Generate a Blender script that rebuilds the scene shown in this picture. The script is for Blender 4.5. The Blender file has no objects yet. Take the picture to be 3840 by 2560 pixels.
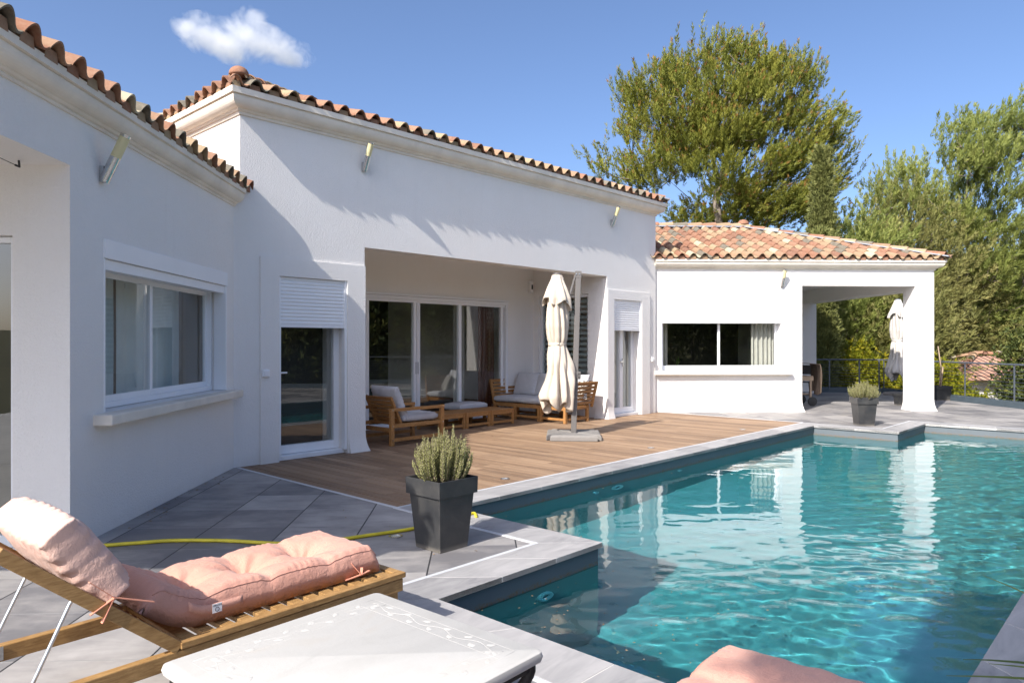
SKY_STR, SKY_AIR, SKY_DUST, SKY_OZ = .113, .65, 3.0, 4.2
SUN_STR = 3.15; EXPO = 1.2; MNEE = True
import bpy, bmesh, math, random
import numpy as np
from mathutils import Vector, Matrix, noise
rnd = random.Random(7)
nrs = np.random.RandomState(11)
COL = bpy.context.scene.collection
rad = math.radians
S43, C43 = math.sin(rad(43)), math.cos(rad(43))

# ------------------------------------------------------------------ helpers
class Frame:
    """local frame: a along ex, b along n (outwards), z up"""
    def __init__(s, o, ang, n_sign=1):
        s.o = Vector((o[0], o[1], o[2] if len(o) > 2 else 0))
        s.ex = Vector((math.sin(rad(ang)), math.cos(rad(ang)), 0))
        s.n = Vector((math.cos(rad(ang)), -math.sin(rad(ang)), 0)) * n_sign
    def pt(s, a, b, z=0):
        return s.o + s.ex * a + s.n * b + Vector((0, 0, z))
class Ident:
    def pt(s, a, b, z=0): return Vector((a, b, z))
W = Ident()
UV = Frame((0, 0), 43)                       # a=u along the facade, b=v towards the pool
def U(u, v, z=0): return UV.pt(u, v, z)

class MB:
    def __init__(s): s.v = []; s.f = []; s.t = []; s.hs = False
    def add(s, vs, fs, tint=0.5):
        o = len(s.v); s.v.extend(tuple(p) for p in vs)
        for f in fs: s.f.append(tuple(i + o for i in f)); s.t.append(tint)
    def quad(s, a, b, c, d, tint=0.5): s.add([a, b, c, d], [(0, 1, 2, 3)], tint)
    def box(s, a0, a1, b0, b1, z0, z1, F=W, tint=0.5):
        p = [F.pt(a, b, z) for z in (z0, z1) for a, b in ((a0, b0), (a1, b0), (a1, b1), (a0, b1))]
        s.add(p, [(0, 3, 2, 1), (4, 5, 6, 7), (0, 1, 5, 4), (1, 2, 6, 5), (2, 3, 7, 6), (3, 0, 4, 7)], tint)
    def bar(s, p, q, w, h, up=(0, 0, 1), tint=0.5):
        p = Vector(p); q = Vector(q); d = (q - p).normalized(); up = Vector(up)
        if abs(d.dot(up)) > .98: up = Vector((1, 0, 0))
        sd = d.cross(up).normalized() * (w / 2); u2 = sd.cross(d).normalized() * (h / 2)
        c = [r + i * sd + j * u2 for r in (p, q) for i, j in ((-1, -1), (1, -1), (1, 1), (-1, 1))]
        s.add(c, [(0, 3, 2, 1), (4, 5, 6, 7), (0, 1, 5, 4), (1, 2, 6, 5), (2, 3, 7, 6), (3, 0, 4, 7)], tint)
    def tube(s, pts, r, seg=8, tint=0.5, cap=True):
        pts = [Vector(p) for p in pts]; n = len(pts)
        rs = r if isinstance(r, (list, tuple)) else [r] * n
        vs = []; prev = None
        for i, p in enumerate(pts):
            d = (pts[min(i + 1, n - 1)] - pts[max(i - 1, 0)])
            if d.length < 1e-9: d = Vector((0, 0, 1))
            d.normalize()
            if prev is None:
                a = Vector((0, 0, 1)) if abs(d.z) < .9 else Vector((1, 0, 0))
                x = d.cross(a).normalized()
            else:
                x = (prev - d * prev.dot(d))
                x = x.normalized() if x.length > 1e-6 else d.orthogonal().normalized()
            prev = x; y = d.cross(x)
            for k in range(seg):
                t = 2 * math.pi * k / seg
                vs.append(p + (x * math.cos(t) + y * math.sin(t)) * rs[i])
        fs = [(i * seg + k, i * seg + (k + 1) % seg, (i + 1) * seg + (k + 1) % seg, (i + 1) * seg + k) for i in range(n - 1) for k in range(seg)]
        if cap: fs += [tuple(range(seg))[::-1], tuple((n - 1) * seg + k for k in range(seg))]
        s.add(vs, fs, tint)
    def lathe(s, prof, c=(0, 0, 0), seg=24, tint=0.5, cap=True):
        vs = [(c[0] + r * math.cos(2 * math.pi * k / seg), c[1] + r * math.sin(2 * math.pi * k / seg), c[2] + z) for r, z in prof for k in range(seg)]
        n = len(prof)
        fs = [(i * seg + k, i * seg + (k + 1) % seg, (i + 1) * seg + (k + 1) % seg, (i + 1) * seg + k) for i in range(n - 1) for k in range(seg)]
        if cap: fs += [tuple(range(seg))[::-1], tuple((n - 1) * seg + k for k in range(seg))]
        s.add(vs, fs, tint)
    def sqlathe(s, prof, c=(0, 0, 0), ang=0, tint=0.5):
        """square frusta stack: prof of (half side, z)"""
        ca, sa = math.cos(rad(ang)), math.sin(rad(ang))
        vs = []
        for r, z in prof:
            for x, y in ((-r, -r), (r, -r), (r, r), (-r, r)):
                vs.append((c[0] + x * ca - y * sa, c[1] + x * sa + y * ca, c[2] + z))
        fs = [(i * 4 + k, i * 4 + (k + 1) % 4, (i + 1) * 4 + (k + 1) % 4, (i + 1) * 4 + k) for i in range(len(prof) - 1) for k in range(4)]
        fs += [(3, 2, 1, 0)]
        s.add(vs, fs, tint)
    def sweep(s, path, outs, prof, tint=0.5, cap=True):
        """path: xy points, outs: per-point outward offset vectors (already mitred), prof: (b,z)"""
        m = len(prof); vs = []
        for p, o in zip(path, outs):
            for b, z in prof: vs.append((p[0] + o[0] * b, p[1] + o[1] * b, z))
        fs = [(i * m + k, (i + 1) * m + k, (i + 1) * m + k + 1, i * m + k + 1) for i in range(len(path) - 1) for k in range(m - 1)]
        if cap: fs += [tuple(range(m))[::-1], tuple((len(path) - 1) * m + k for k in range(m))]
        s.add(vs, fs, tint)
    def plate(s, F, a0, a1, z0, z1, holes=(), t=.25, front=0.0, back=True, cut=()):
        As = sorted({a0, a1, *[x for h in holes for x in h[:2] if a0 < x < a1], *cut})
        Zs = sorted({z0, z1, *[x for h in holes for x in h[2:] if z0 < x < z1]})
        def solid(i, j):
            if i < 0 or j < 0 or i >= len(As) - 1 or j >= len(Zs) - 1: return False
            a = (As[i] + As[i + 1]) / 2; z = (Zs[j] + Zs[j + 1]) / 2
            return not any(h[0] < a < h[1] and h[2] < z < h[3] for h in holes)
        f0, f1 = front, front - t
        for i in range(len(As) - 1):
            for j in range(len(Zs) - 1):
                if not solid(i, j): continue
                A, B, Z0, Z1 = As[i], As[i + 1], Zs[j], Zs[j + 1]
                P = F.pt
                s.quad(P(A, f0, Z0), P(B, f0, Z0), P(B, f0, Z1), P(A, f0, Z1))
                if back: s.quad(P(A, f1, Z1), P(B, f1, Z1), P(B, f1, Z0), P(A, f1, Z0))
                if not solid(i - 1, j): s.quad(P(A, f0, Z0), P(A, f0, Z1), P(A, f1, Z1), P(A, f1, Z0))
                if not solid(i + 1, j): s.quad(P(B, f0, Z1), P(B, f0, Z0), P(B, f1, Z0), P(B, f1, Z1))
                if not solid(i, j - 1): s.quad(P(A, f0, Z0), P(A, f1, Z0), P(B, f1, Z0), P(B, f0, Z0))
                if not solid(i, j + 1): s.quad(P(A, f1, Z1), P(A, f0, Z1), P(B, f0, Z1), P(B, f1, Z1))
    def build(s, name, mat, parent=None, smooth=False, bevel=0, clip=(), merge=False, angle=None):
        me = bpy.data.meshes.new(name)
        me.from_pydata(s.v, [], s.f)
        at = me.attributes.new('tint', 'FLOAT', 'FACE')
        at.data.foreach_set('value', np.array(s.t, dtype=np.float32))
        if clip or merge:
            bm = bmesh.new(); bm.from_mesh(me)
            if merge: bmesh.ops.remove_doubles(bm, verts=bm.verts, dist=1e-4)
            for co, no in clip:
                bmesh.ops.bisect_plane(bm, geom=bm.verts[:] + bm.edges[:] + bm.faces[:], plane_co=co, plane_no=no, clear_outer=True)
            bmesh.ops.recalc_face_normals(bm, faces=bm.faces) if merge is True else None
            bm.to_mesh(me); bm.free()
        if smooth: me.polygons.foreach_set('use_smooth', [True] * len(me.polygons))
        if angle: me.set_sharp_from_angle(angle=rad(angle))
        me.materials.append(mat); me.update()
        o = bpy.data.objects.new(name, me); COL.objects.link(o)
        if parent:
            o.parent = parent
            o.matrix_parent_inverse = world(parent).inverted()
        if bevel:
            b = o.modifiers.new('bevel', 'BEVEL'); b.width = bevel; b.segments = 2; b.limit_method = 'ANGLE'; b.angle_limit = rad(35)
        return o
def world(o):
    m = o.matrix_basis.copy()
    while o.parent:
        m = o.parent.matrix_basis @ o.matrix_parent_inverse @ m if o.parent else m
        o = o.parent
    return m
def grid_obj(name, P, mat, parent=None, smooth=True, close=False, tint=.5):
    """P: array (n,m,3)"""
    n, m, _ = P.shape; b = MB()
    f = [(i * m + j, i * m + j + 1, (i + 1) * m + j + 1, (i + 1) * m + j) for i in range(n - 1) for j in range(m - 1)]
    b.add(P.reshape(-1, 3).tolist(), f, tint)
    return b.build(name, mat, parent, smooth)

def tag(o, label=None, cat=None, group=None, kind=None):
    if label: o['label'] = label
    if cat: o['category'] = cat
    if group: o['group'] = group
    if kind: o['kind'] = kind
    return o
def struct(o): o['kind'] = 'structure'; return o
def empty(name, label, cat, loc=(0, 0, 0), rz=0, group=None):
    o = bpy.data.objects.new(name, None); COL.objects.link(o)
    o.empty_display_size = .1
    o.location = loc; o.rotation_euler = (0, 0, rz)
    return tag(o, label, cat, group)
def place(o, loc, rz=0):
    o.location = loc; o.rotation_euler = (0, 0, rz); return o
def copy_tree(o, parent=None):
    c = o.copy(); COL.objects.link(c)
    if parent: c.parent = parent; c.matrix_parent_inverse = o.matrix_parent_inverse.copy()
    for ch in list(o.children): copy_tree(ch, c)
    return c

# ------------------------------------------------------------------ materials
class NT:
    def __init__(s, name):
        s.m = bpy.data.materials.new(name); s.m.use_nodes = True
        s.n = s.m.node_tree.nodes; s.l = s.m.node_tree.links; s.n.clear()
        s.out = s.n.new('ShaderNodeOutputMaterial')
    def new(s, t, **kw):
        x = s.n.new('ShaderNode' + t)
        for k, v in kw.items():
            if k in x.inputs: s.set(x.inputs[k], v)
            else: setattr(x, k, v)
        return x
    def set(s, sock, v):
        if hasattr(v, 'is_output'): s.l.new(v, sock)
        else:
            if sock.type == 'RGBA' and len(v) == 3: v = (*v, 1)
            sock.default_value = v
    def coord(s, kind='Object', rot=0, scale=(1, 1, 1), rotv=None):
        tc = s.new('TexCoord'); mp = s.new('Mapping')
        s.l.new(tc.outputs[kind], mp.inputs['Vector'])
        mp.inputs['Rotation'].default_value = rotv or (0, 0, rot)
        m2 = s.new('Mapping'); s.l.new(mp.outputs[0], m2.inputs['Vector']); m2.inputs['Scale'].default_value = scale
        return m2.outputs[0]
    def noise(s, vec, scale, detail=3, rough=.5, out='Fac', dist=0):
        x = s.new('TexNoise'); s.l.new(vec, x.inputs['Vector'])
        x.inputs['Scale'].default_value = scale; x.inputs['Detail'].default_value = detail; x.inputs['Roughness'].default_value = rough; x.inputs['Distortion'].default_value = dist
        return x.outputs[out]
    def ramp(s, fac, stops, interp='LINEAR'):
        x = s.new('ValToRGB'); s.l.new(fac, x.inputs[0]); e = x.color_ramp.elements; x.color_ramp.interpolation = interp
        while len(e) < len(stops): e.new(.5)
        for el, (p, c) in zip(e, stops):
            el.position = p; el.color = (*c, 1) if len(c) == 3 else c
        return x.outputs[0]
    def mix(s, fac, a, b, mode='MIX'):
        x = s.new('Mix', data_type='RGBA', blend_type=mode)
        s.set(x.inputs[0], fac); s.set(x.inputs[6], a); s.set(x.inputs[7], b)
        return x.outputs[2]
    def math(s, op, a, b=0, c=None):
        x = s.new('Math', operation=op); s.set(x.inputs[0], a); s.set(x.inputs[1], b)
        if c is not None: s.set(x.inputs[2], c)
        return x.outputs[0]
    def attr(s, name='tint', out='Fac'):
        x = s.new('Attribute', attribute_name=name); return x.outputs[out]
    def bump(s, h, dist, strength=1, normal=None):
        x = s.new('Bump'); s.l.new(h, x.inputs['Height']); x.inputs['Distance'].default_value = dist; x.inputs['Strength'].default_value = strength
        if normal is not None: s.l.new(normal, x.inputs['Normal'])
        return x.outputs[0]
    def pbsdf(s, color, rough=.6, metal=0, normal=None, spec=.5, **kw):
        p = s.new('BsdfPrincipled'); s.set(p.inputs['Base Color'], color); s.set(p.inputs['Roughness'], rough)
        p.inputs['Metallic'].default_value = metal; p.inputs['Specular IOR Level'].default_value = spec
        if normal is not None: s.l.new(normal, p.inputs['Normal'])
        for k, v in kw.items(): s.set(p.inputs[k], v)
        s.l.new(p.outputs[0], s.out.inputs['Surface']); return p
def simple(name, base, rough=.6, var=.08, scale=6, bump=0, bscale=60, metal=0, spec=.5, stretch=(1, 1, 1), fine=0):
    t = NT(name); v = t.coord(scale=stretch)
    lo = tuple(c * (1 - var) for c in base); hi = tuple(min(1, c * (1 + var)) for c in base)
    c = t.ramp(t.noise(v, scale, 4, .6), [(.3, lo), (.7, hi)])
    nm = t.bump(t.noise(v, bscale, 3, .6), bump) if bump else None
    t.pbsdf(c, rough, metal, nm, spec)
    return t.m

M = {}
def stucco(name, base, dist, warm=.03):
    t = NT(name); v = t.coord()
    big = t.noise(v, .9, 5, .6); fine = t.noise(v, 140, 2, .5)
    c = t.mix(t.ramp(big, [(.35, (0, 0, 0)), (.75, (1, 1, 1))]), base, tuple(x * (1 - warm * k) for x, k in zip(base, (.8, 1.1, 1.6))))
    # grime where rain splashes at the foot of the wall
    sep = t.new('SeparateXYZ'); t.l.new(v, sep.inputs[0])
    foot = t.math('MULTIPLY', t.ramp(sep.outputs[2], [(0, (1, 1, 1)), (.12, (0, 0, 0))]), t.noise(v, 7, 4, .7))
    c = t.mix(t.math('MULTIPLY', foot, .35), c, (.45, .42, .38))
    strk = t.noise(t.coord(scale=(5, 5, .35)), 2.2, 5, .7); c = t.mix(t.math('MULTIPLY', t.ramp(strk, [(.52, (0, 0, 0)), (.75, (1, 1, 1))]), .07), c, (.60, .575, .53))
    h = t.math('ADD', t.noise(v, 75, 3, .65), t.math('MULTIPLY', t.noise(v, 22, 2, .5), .25))
    t.pbsdf(c, .92, 0, t.bump(h, dist), .15)
    return t.m
M['stucco'] = stucco('white_stucco', (.87, .845, .815), .007)
M['plaster'] = stucco('smooth_plaster', (.80, .77, .72), .002)
M['stone'] = simple('cast_stone', (.80, .735, .635), .85, .10, 3, .0015, 90, spec=.2)
M['pvc'] = simple('white_frame', (.87, .875, .885), .38, .02, 2)
M['alu'] = simple('grey_aluminium', (.55, .56, .58), .35, .05, 3, metal=.6)
M['steel'] = simple('brushed_steel', (.62, .62, .62), .25, .06, 30, metal=1)
M['galv'] = simple('galvanised_rod', (.62, .63, .63), .35, .15, 60, metal=.9)
M['lampglass'] = simple('cream_lamp_shade', (.66, .60, .34), .35, .03, 3)
M['rubber'] = simple('black_rubber', (.03, .03, .03), .7, .1)
M['iron'] = simple('dark_wrought_iron', (.022, .02, .02), .55, .3, 30, .0008, 120, spec=.4)
M['taupe'] = simple('taupe_metal', (.15, .138, .13), .45, .03, 4)
M['concrete'] = simple('grey_concrete_slab', (.24, .225, .21), .9, .07, 12, .0012, 160, spec=.15)
M['anthracite'] = simple('anthracite_paint', (.055, .07, .085), .5, .06, 4)
M['railgrey'] = simple('grey_railing_paint', (.095, .11, .135), .5, .05, 4)
M['cream'] = simple('cream_canvas', (.60, .52, .43), .9, .05, 8, .0006, 300, spec=.1)
M['offwhite'] = simple('offwhite_canvas', (.58, .55, .51), .9, .05, 8, .0006, 300, spec=.1)
M['greyfab'] = simple('pale_grey_fabric', (.56, .56, .58), .95, .05, 9, .0008, 350, spec=.1)
M['curtain'] = simple('linen_curtain', (.55, .52, .47), .95, .06, 9, spec=.05)
M['browncurtain'] = simple('brown_curtain', (.13, .05, .03), .95, .1, 9, spec=.05)
M['greyblind'] = simple('grey_blind', (.30, .34, .34), .9, .05, 6, spec=.1)
M['voile'] = simple('grey_green_blind', (.70, .76, .75), .9, .05, 6, spec=.1)
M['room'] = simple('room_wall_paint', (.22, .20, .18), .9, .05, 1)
M['darkroom'] = simple('dark_room_tone', (.06, .055, .05), .9, .05, 1)
M['soil'] = simple('potting_soil', (.05, .035, .025), 1, .4, 40, .01, 60)
M['jacket'] = simple('brown_cotton', (.17, .13, .10), .95, .12, 14, .0015, 200, spec=.1)
M['whitepot'] = simple('white_ceramic', (.75, .75, .73), .3, .02)
M['kerbpaint'] = simple('dark_slate_kerb', (.07, .095, .115), .6, .12, 5)
M['tietape'] = simple('peach_ribbon', (.62, .27, .18), .9, .08, 20)
def potmat():
    t = NT('dark_resin_pot'); v = t.coord()
    scr = t.noise(t.coord(scale=(2, 2, .35)), 40, 5, .7)
    dust = t.noise(v, 5, 5, .65)
    c = t.mix(t.ramp(dust, [(.4, (0, 0, 0)), (.8, (.7, .7, .7))]), (.030, .031, .033), (.085, .08, .072))
    c = t.mix(t.ramp(scr, [(.66, (0, 0, 0)), (.72, (.5, .5, .5))]), c, (.16, .155, .145))
    sep = t.new('SeparateXYZ'); t.l.new(v, sep.inputs[0])
    c = t.mix(t.math('MULTIPLY', t.ramp(sep.outputs[2], [(0, (1, 1, 1)), (.035, (0, 0, 0))]), .6), c, (.28, .25, .21))
    t.pbsdf(c, t.math('ADD', t.math('MULTIPLY', dust, .3), .3), 0, t.bump(t.noise(v, 220, 2), .0006), .5)
    return t.m
M['pot'] = potmat()
def glassmat(name, tint=(.86, .90, .89), ior=1.9):
    t = NT(name)
    fr = t.new('Fresnel'); geo = t.new('NewGeometry')
    t.l.new(t.math('ADD', t.math('MULTIPLY', geo.outputs['Backfacing'], 1 / ior - ior), ior), fr.inputs['IOR'])
    tr = t.new('BsdfTransparent'); tr.inputs[0].default_value = (*tint, 1)
    gl = t.new('BsdfGlossy'); gl.inputs['Roughness'].default_value = .0; gl.inputs[0].default_value = (.95, .97, .97, 1)
    mx = t.new('MixShader'); t.l.new(fr.outputs[0], mx.inputs[0]); t.l.new(tr.outputs[0], mx.inputs[1]); t.l.new(gl.outputs[0], mx.inputs[2])
    t.l.new(mx.outputs[0], t.out.inputs[0]); return t.m
M['glass'] = glassmat('window_glass')
def wood(name, dark, light, rough=.55, tone=None, stretch=(3, 3, 3)):
    t = NT(name); v = t.coord('Object')
    g1 = t.noise(v, 9, 4, .6, dist=1.5); g2 = t.noise(t.coord('Object', scale=stretch), 14, 5, .65, dist=.4)
    c = t.mix(t.ramp(g2, [(.3, (0, 0, 0)), (.72, (1, 1, 1))]), dark, light)
    c = t.mix(t.math('MULTIPLY', t.ramp(g1, [(.45, (0, 0, 0)), (.7, (1, 1, 1))]), .4), c, tone or tuple(x * .7 for x in dark))
    t.pbsdf(c, rough, 0, t.bump(g2, .0008), .35); return t.m
M['teak'] = wood('honey_acacia_wood', (.30, .135, .04), (.52, .27, .10), stretch=(2, 6, 6))
M['acacia'] = wood('oiled_lounger_wood', (.26, .14, .048), (.47, .285, .115), stretch=(1.2, 8, 8))
def deckmat():
    t = NT('deck_boards'); v = t.coord('Object', rot=rad(43))     # x -> along v after rotation
    tt = t.attr()
    base = t.ramp(tt, [(0, (0.171, 0.099, 0.055)), (.35, (0.248, 0.151, 0.086)), (.7, (0.297, 0.185, 0.107)), (1, (0.380, 0.248, 0.152))])
    g = t.noise(t.coord('Object', rot=rad(43), scale=(1.2, 22, 22)), 6, 5, .65, dist=.3)
    c = t.mix(t.ramp(g, [(.35, (0, 0, 0)), (.75, (.8, .8, .8))]), base, (.34, .245, .17))
    st = t.noise(v, 1.1, 4, .6)
    c = t.mix(t.ramp(st, [(.5, (0, 0, 0)), (.8, (.5, .5, .5))]), c, (.15, .10, .07))
    t.pbsdf(c, .62, 0, t.bump(g, .0012), .3); return t.m
M['deck'] = deckmat()
def tilefloor():
    t = NT('slate_look_tiles'); T = .556
    tc = t.new('TexCoord'); mp = t.new('Mapping'); t.l.new(tc.outputs['Object'], mp.inputs[0])
    mp.inputs['Rotation'].default_value = (0, 0, rad(-2.7)); mp.inputs['Location'].default_value = (1.97 + T * 20, T * 20 - 4.245, 0)
    # rotated coordinates
    sep = t.new('SeparateXYZ'); t.l.new(mp.outputs[0], sep.inputs[0])
    ux = t.math('DIVIDE', sep.outputs[0], T); uy = t.math('DIVIDE', sep.outputs[1], T)
    fx, fy = t.math('FRACT', ux), t.math('FRACT', uy); ix, iy = t.math('FLOOR', ux), t.math('FLOOR', uy)
    cmb = t.new('CombineXYZ'); t.l.new(ix, cmb.inputs[0]); t.l.new(iy, cmb.inputs[1])
    wn = t.new('TexWhiteNoise', noise_dimensions='2D'); t.l.new(cmb.outputs[0], wn.inputs['Vector'])
    off = t.new('VectorMath', operation='MULTIPLY_ADD'); t.l.new(wn.outputs['Color'], off.inputs[0]); off.inputs[1].default_value = (9, 9, 9); t.l.new(mp.outputs[0], off.inputs[2])
    st = t.new('Mapping'); t.l.new(off.outputs[0], st.inputs[0]); st.inputs['Scale'].default_value = (1.0, 3.2, 1)
    vein = t.noise(st.outputs[0], 2.2, 6, .62, dist=.9); cloud = t.noise(off.outputs[0], 3.0, 5, .6)
    tone = t.math('ADD', t.math('MULTIPLY', vein, .62), t.math('MULTIPLY', t.math('SUBTRACT', wn.outputs['Value'], .5), .42))
    tone = t.math('ADD', tone, t.math('MULTIPLY', t.math('SUBTRACT', cloud, .5), .80))
    c = t.ramp(tone, [(.12, (0.168, 0.162, 0.166)), (.33, (0.274, 0.260, 0.252)), (.50, (0.347, 0.328, 0.314)), (.72, (0.442, 0.420, 0.401))])
    wet = t.noise(mp.outputs[0], .8, 4, .6, dist=1)
    c = t.mix(t.ramp(wet, [(.62, (0, 0, 0)), (.70, (.25, .25, .25))]), c, (.42, .37, .30))
    ex = t.math('MINIMUM', fx, t.math('SUBTRACT', 1, fx)); ey = t.math('MINIMUM', fy, t.math('SUBTRACT', 1, fy))
    jx = t.math('LESS_THAN', ex, .0085); jy = t.math('LESS_THAN', ey, .0052)
    c = t.mix(jy, c, (.33, .32, .31)); c = t.mix(jx, c, (.035, .035, .037))
    j = t.math('MAXIMUM', jx, jy)
    nb = t.bump(vein, .0014, .6); nb = t.bump(t.math('SUBTRACT', 1, j), .003, 1, nb)
    t.pbsdf(c, t.math('ADD', t.math('MULTIPLY', vein, .25), .42), 0, nb, .35); return t.m
M['tiles'] = tilefloor()
def copingmat():
    t = NT('coping_stone'); v = t.coord('Object', rot=rad(43)); tt = t.attr()
    vein = t.noise(t.coord('Object', rot=rad(43), scale=(4, 1.2, 1)), 2.5, 6, .62, dist=.8)
    tone = t.math('ADD', vein, t.math('MULTIPLY', t.math('SUBTRACT', tt, .5), .28))
    c = t.ramp(tone, [(.2, (0.218, 0.213, 0.218)), (.45, (0.328, 0.319, 0.316)), (.75, (0.420, 0.405, 0.397))])
    t.pbsdf(c, .5, 0, t.bump(vein, .001), .35); return t.m
M['coping'] = copingmat()
M['grout'] = simple('pale_grout', (.55, .53, .50), .9, .05)
M['strip'] = simple('pale_aluminium_strip', (.60, .61, .63), .45, .06, 8, metal=.1)
def roofmat(name, pal):
    t = NT(name); v = t.coord(); tt = t.attr()
    c = t.ramp(tt, pal, 'CONSTANT')
    sp = t.noise(v, 26, 5, .7); c = t.mix(t.math('MULTIPLY', t.ramp(sp, [(.42, (0, 0, 0)), (.72, (1, 1, 1))]), .26), c, (.48, .37, .27))
    dk = t.noise(v, 7, 4, .7); c = t.mix(t.ramp(dk, [(.60, (0, 0, 0)), (.78, (.65, .65, .65))]), c, (.10, .075, .06))
    t.pbsdf(c, .9, 0, t.bump(sp, .003), .2); return t.m
TPAL = [(0, (0.293, 0.144, 0.089)), (0.16, (0.349, 0.23, 0.14)), (0.32, (0.312, 0.171, 0.109)), (0.46, (0.372, 0.273, 0.168)), (0.6, (0.242, 0.123, 0.08)), (0.68, (0.465, 0.412, 0.29)), (0.75, (0.172, 0.155, 0.12)), (0.88, (0.335, 0.203, 0.128))]
M['rooftile'] = roofmat('clay_roof_tiles', TPAL)
M['underlay'] = simple('roof_underlay', (.20, .17, .15), .9, .2, 8)
M['flash'] = simple('zinc_flashing', (.36, .38, .42), .5, .1, 8, metal=.3)
def linermat():
    t = NT('pool_liner'); v = t.coord()
    sep = t.new('SeparateXYZ'); t.l.new(v, sep.inputs[0])
    mott = t.noise(v, 3, 4, .6)
    c = t.mix(mott, (.20, .225, .24), (.25, .28, .295))
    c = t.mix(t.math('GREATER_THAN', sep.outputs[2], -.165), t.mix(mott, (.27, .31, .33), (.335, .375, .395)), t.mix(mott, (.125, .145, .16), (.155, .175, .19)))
    jag = t.math('MULTIPLY', t.math('SUBTRACT', t.noise(v, 9, 5, .75), .5), .10)
    zz = t.math('ADD', sep.outputs[2], jag)
    band = t.ramp(t.math('ADD', zz, .5), [(.33, (0, 0, 0)), (.352, (1, 1, 1)), (.368, (1, 1, 1)), (.385, (0, 0, 0))])
    c = t.mix(t.math('MULTIPLY', band, t.ramp(t.noise(v, 60, 3, .7), [(.4, (0, 0, 0)), (.6, (1, 1, 1))])), c, (.19, .13, .075))
    t.pbsdf(c, .55, 0, None, .3); return t.m
M['liner'] = linermat()
def watermat():
    t = NT('pool_water')
    p = t.new('BsdfPrincipled'); p.inputs['Base Color'].default_value = (*WATER_TINT, 1); p.inputs['Roughness'].default_value = 0
    p.inputs['Transmission Weight'].default_value = 1; p.inputs['IOR'].default_value = 1.33
    t.l.new(p.outputs[0], t.out.inputs['Surface']); return t.m
WATER_TINT = (.18, .95, 1.0)
def leafmat(name, stops, trans=.35, rough=.6, var=.5):
    t = NT(name); v = t.coord(); tt = t.attr()
    c = t.ramp(tt, stops)
    big = t.noise(v, .55, 3, .6)
    c = t.mix(t.ramp(big, [(.35, (0, 0, 0)), (.7, (1, 1, 1))]), c, c, 'MIX')
    hsv = t.new('HueSaturation'); t.l.new(c, hsv.inputs['Color']); t.l.new(t.math('ADD', t.math('MULTIPLY', big, var), 1 - var / 2), hsv.inputs['Value'])
    p = t.new('BsdfPrincipled'); t.l.new(hsv.outputs[0], p.inputs['Base Color']); p.inputs['Roughness'].default_value = rough; p.inputs['Specular IOR Level'].default_value = .25
    tl = t.new('BsdfTranslucent'); t.l.new(hsv.outputs[0], tl.inputs[0])
    mx = t.new('MixShader'); mx.inputs[0].default_value = trans
    t.l.new(p.outputs[0], mx.inputs[1]); t.l.new(tl.outputs[0], mx.inputs[2]); t.l.new(mx.outputs[0], t.out.inputs[0])
    return t.m
M['pine'] = leafmat('pine_needles', [(0, (.125, .15, .027)), (.35, (.215, .235, .042)), (.7, (.31, .305, .052)), (.93, (.25, .235, .055)), (.97, (.32, .19, .05)), (1, (.36, .21, .06))])
M['pine2'] = leafmat('fresh_pine_needles', [(0, (.13, .165, .042)), (.4, (.235, .275, .07)), (.8, (.33, .355, .095)), (1, (.36, .36, .12))])
M['cypress'] = leafmat('cypress_leaves', [(0, (.13, .145, .045)), (.5, (.21, .225, .07)), (1, (.29, .29, .10))], .2)
M['bamboo'] = leafmat('bright_bamboo_leaves', [(0, (.12, .15, .012)), (.5, (.27, .28, .018)), (1, (.42, .36, .03))], .45)
M['scrub'] = leafmat('dry_scrub_leaves', [(0, (.14, .15, .045)), (.5, (.25, .245, .08)), (1, (.35, .32, .12))], .3)
M['dense'] = leafmat('dark_evergreen_leaves', [(0, (0.051, 0.076, 0.025)), (.5, (0.102, 0.128, 0.037)), (1, (0.204, 0.204, 0.051))], .25)
M['sage'] = leafmat('sage_leaves', [(0, (.19, .19, .075)), (.45, (.34, .335, .14)), (.8, (.46, .44, .21)), (.93, (.52, .50, .28)), (1, (.40, .27, .23))], .25, .8, .3)
M['yucca'] = leafmat('sword_leaves', [(0, (.06, .10, .02)), (.5, (.12, .18, .03)), (1, (.25, .26, .05))], .3, .45)
M['house_leaf'] = leafmat('glossy_leaves', [(0, (.04, .10, .02)), (1, (.12, .24, .04))], .3, .4)
M['bark'] = simple('grey_pine_bark', (.22, .185, .155), .95, .35, 6, .03, 14, stretch=(1, 1, .35), spec=.1)
M['twig'] = simple('pale_twigs', (.20, .165, .13), .95, .25, 6, spec=.1)
M['brownwood'] = simple('weathered_stick', (.36, .27, .19), .9, .2, 12, stretch=(4, 4, .5))
# ------------------------------------------------------------------ the house
FM = Frame(tuple(U(0, -7.54)), 43)                       # main facade, a = u
FL = Frame((-3.04, 7.79), -2.7)                          # left wing facade, a<0 towards the camera
_o = U(12.35, -7.54); FR = Frame((_o.x, _o.y), 87.5)     # right wing facade
_o = U(10.6, -7.54); FS = Frame((_o.x, _o.y), -47, -1)   # side wall of the loggia, a = depth
FS.n = Vector((-S43, -C43, 0))
_o = U(3.70, -7.54); FE = Frame((_o.x, _o.y), -47); FE.n = Vector((-S43, -C43, 0))   # end wall of the main block
FN = Frame(tuple(U(0, -9.32)), 43)                       # loggia back wall

house = empty('house', 'white stuccoed single storey house with clay tile roofs around the wooden deck', 'house', (0, 0, 0))

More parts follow.
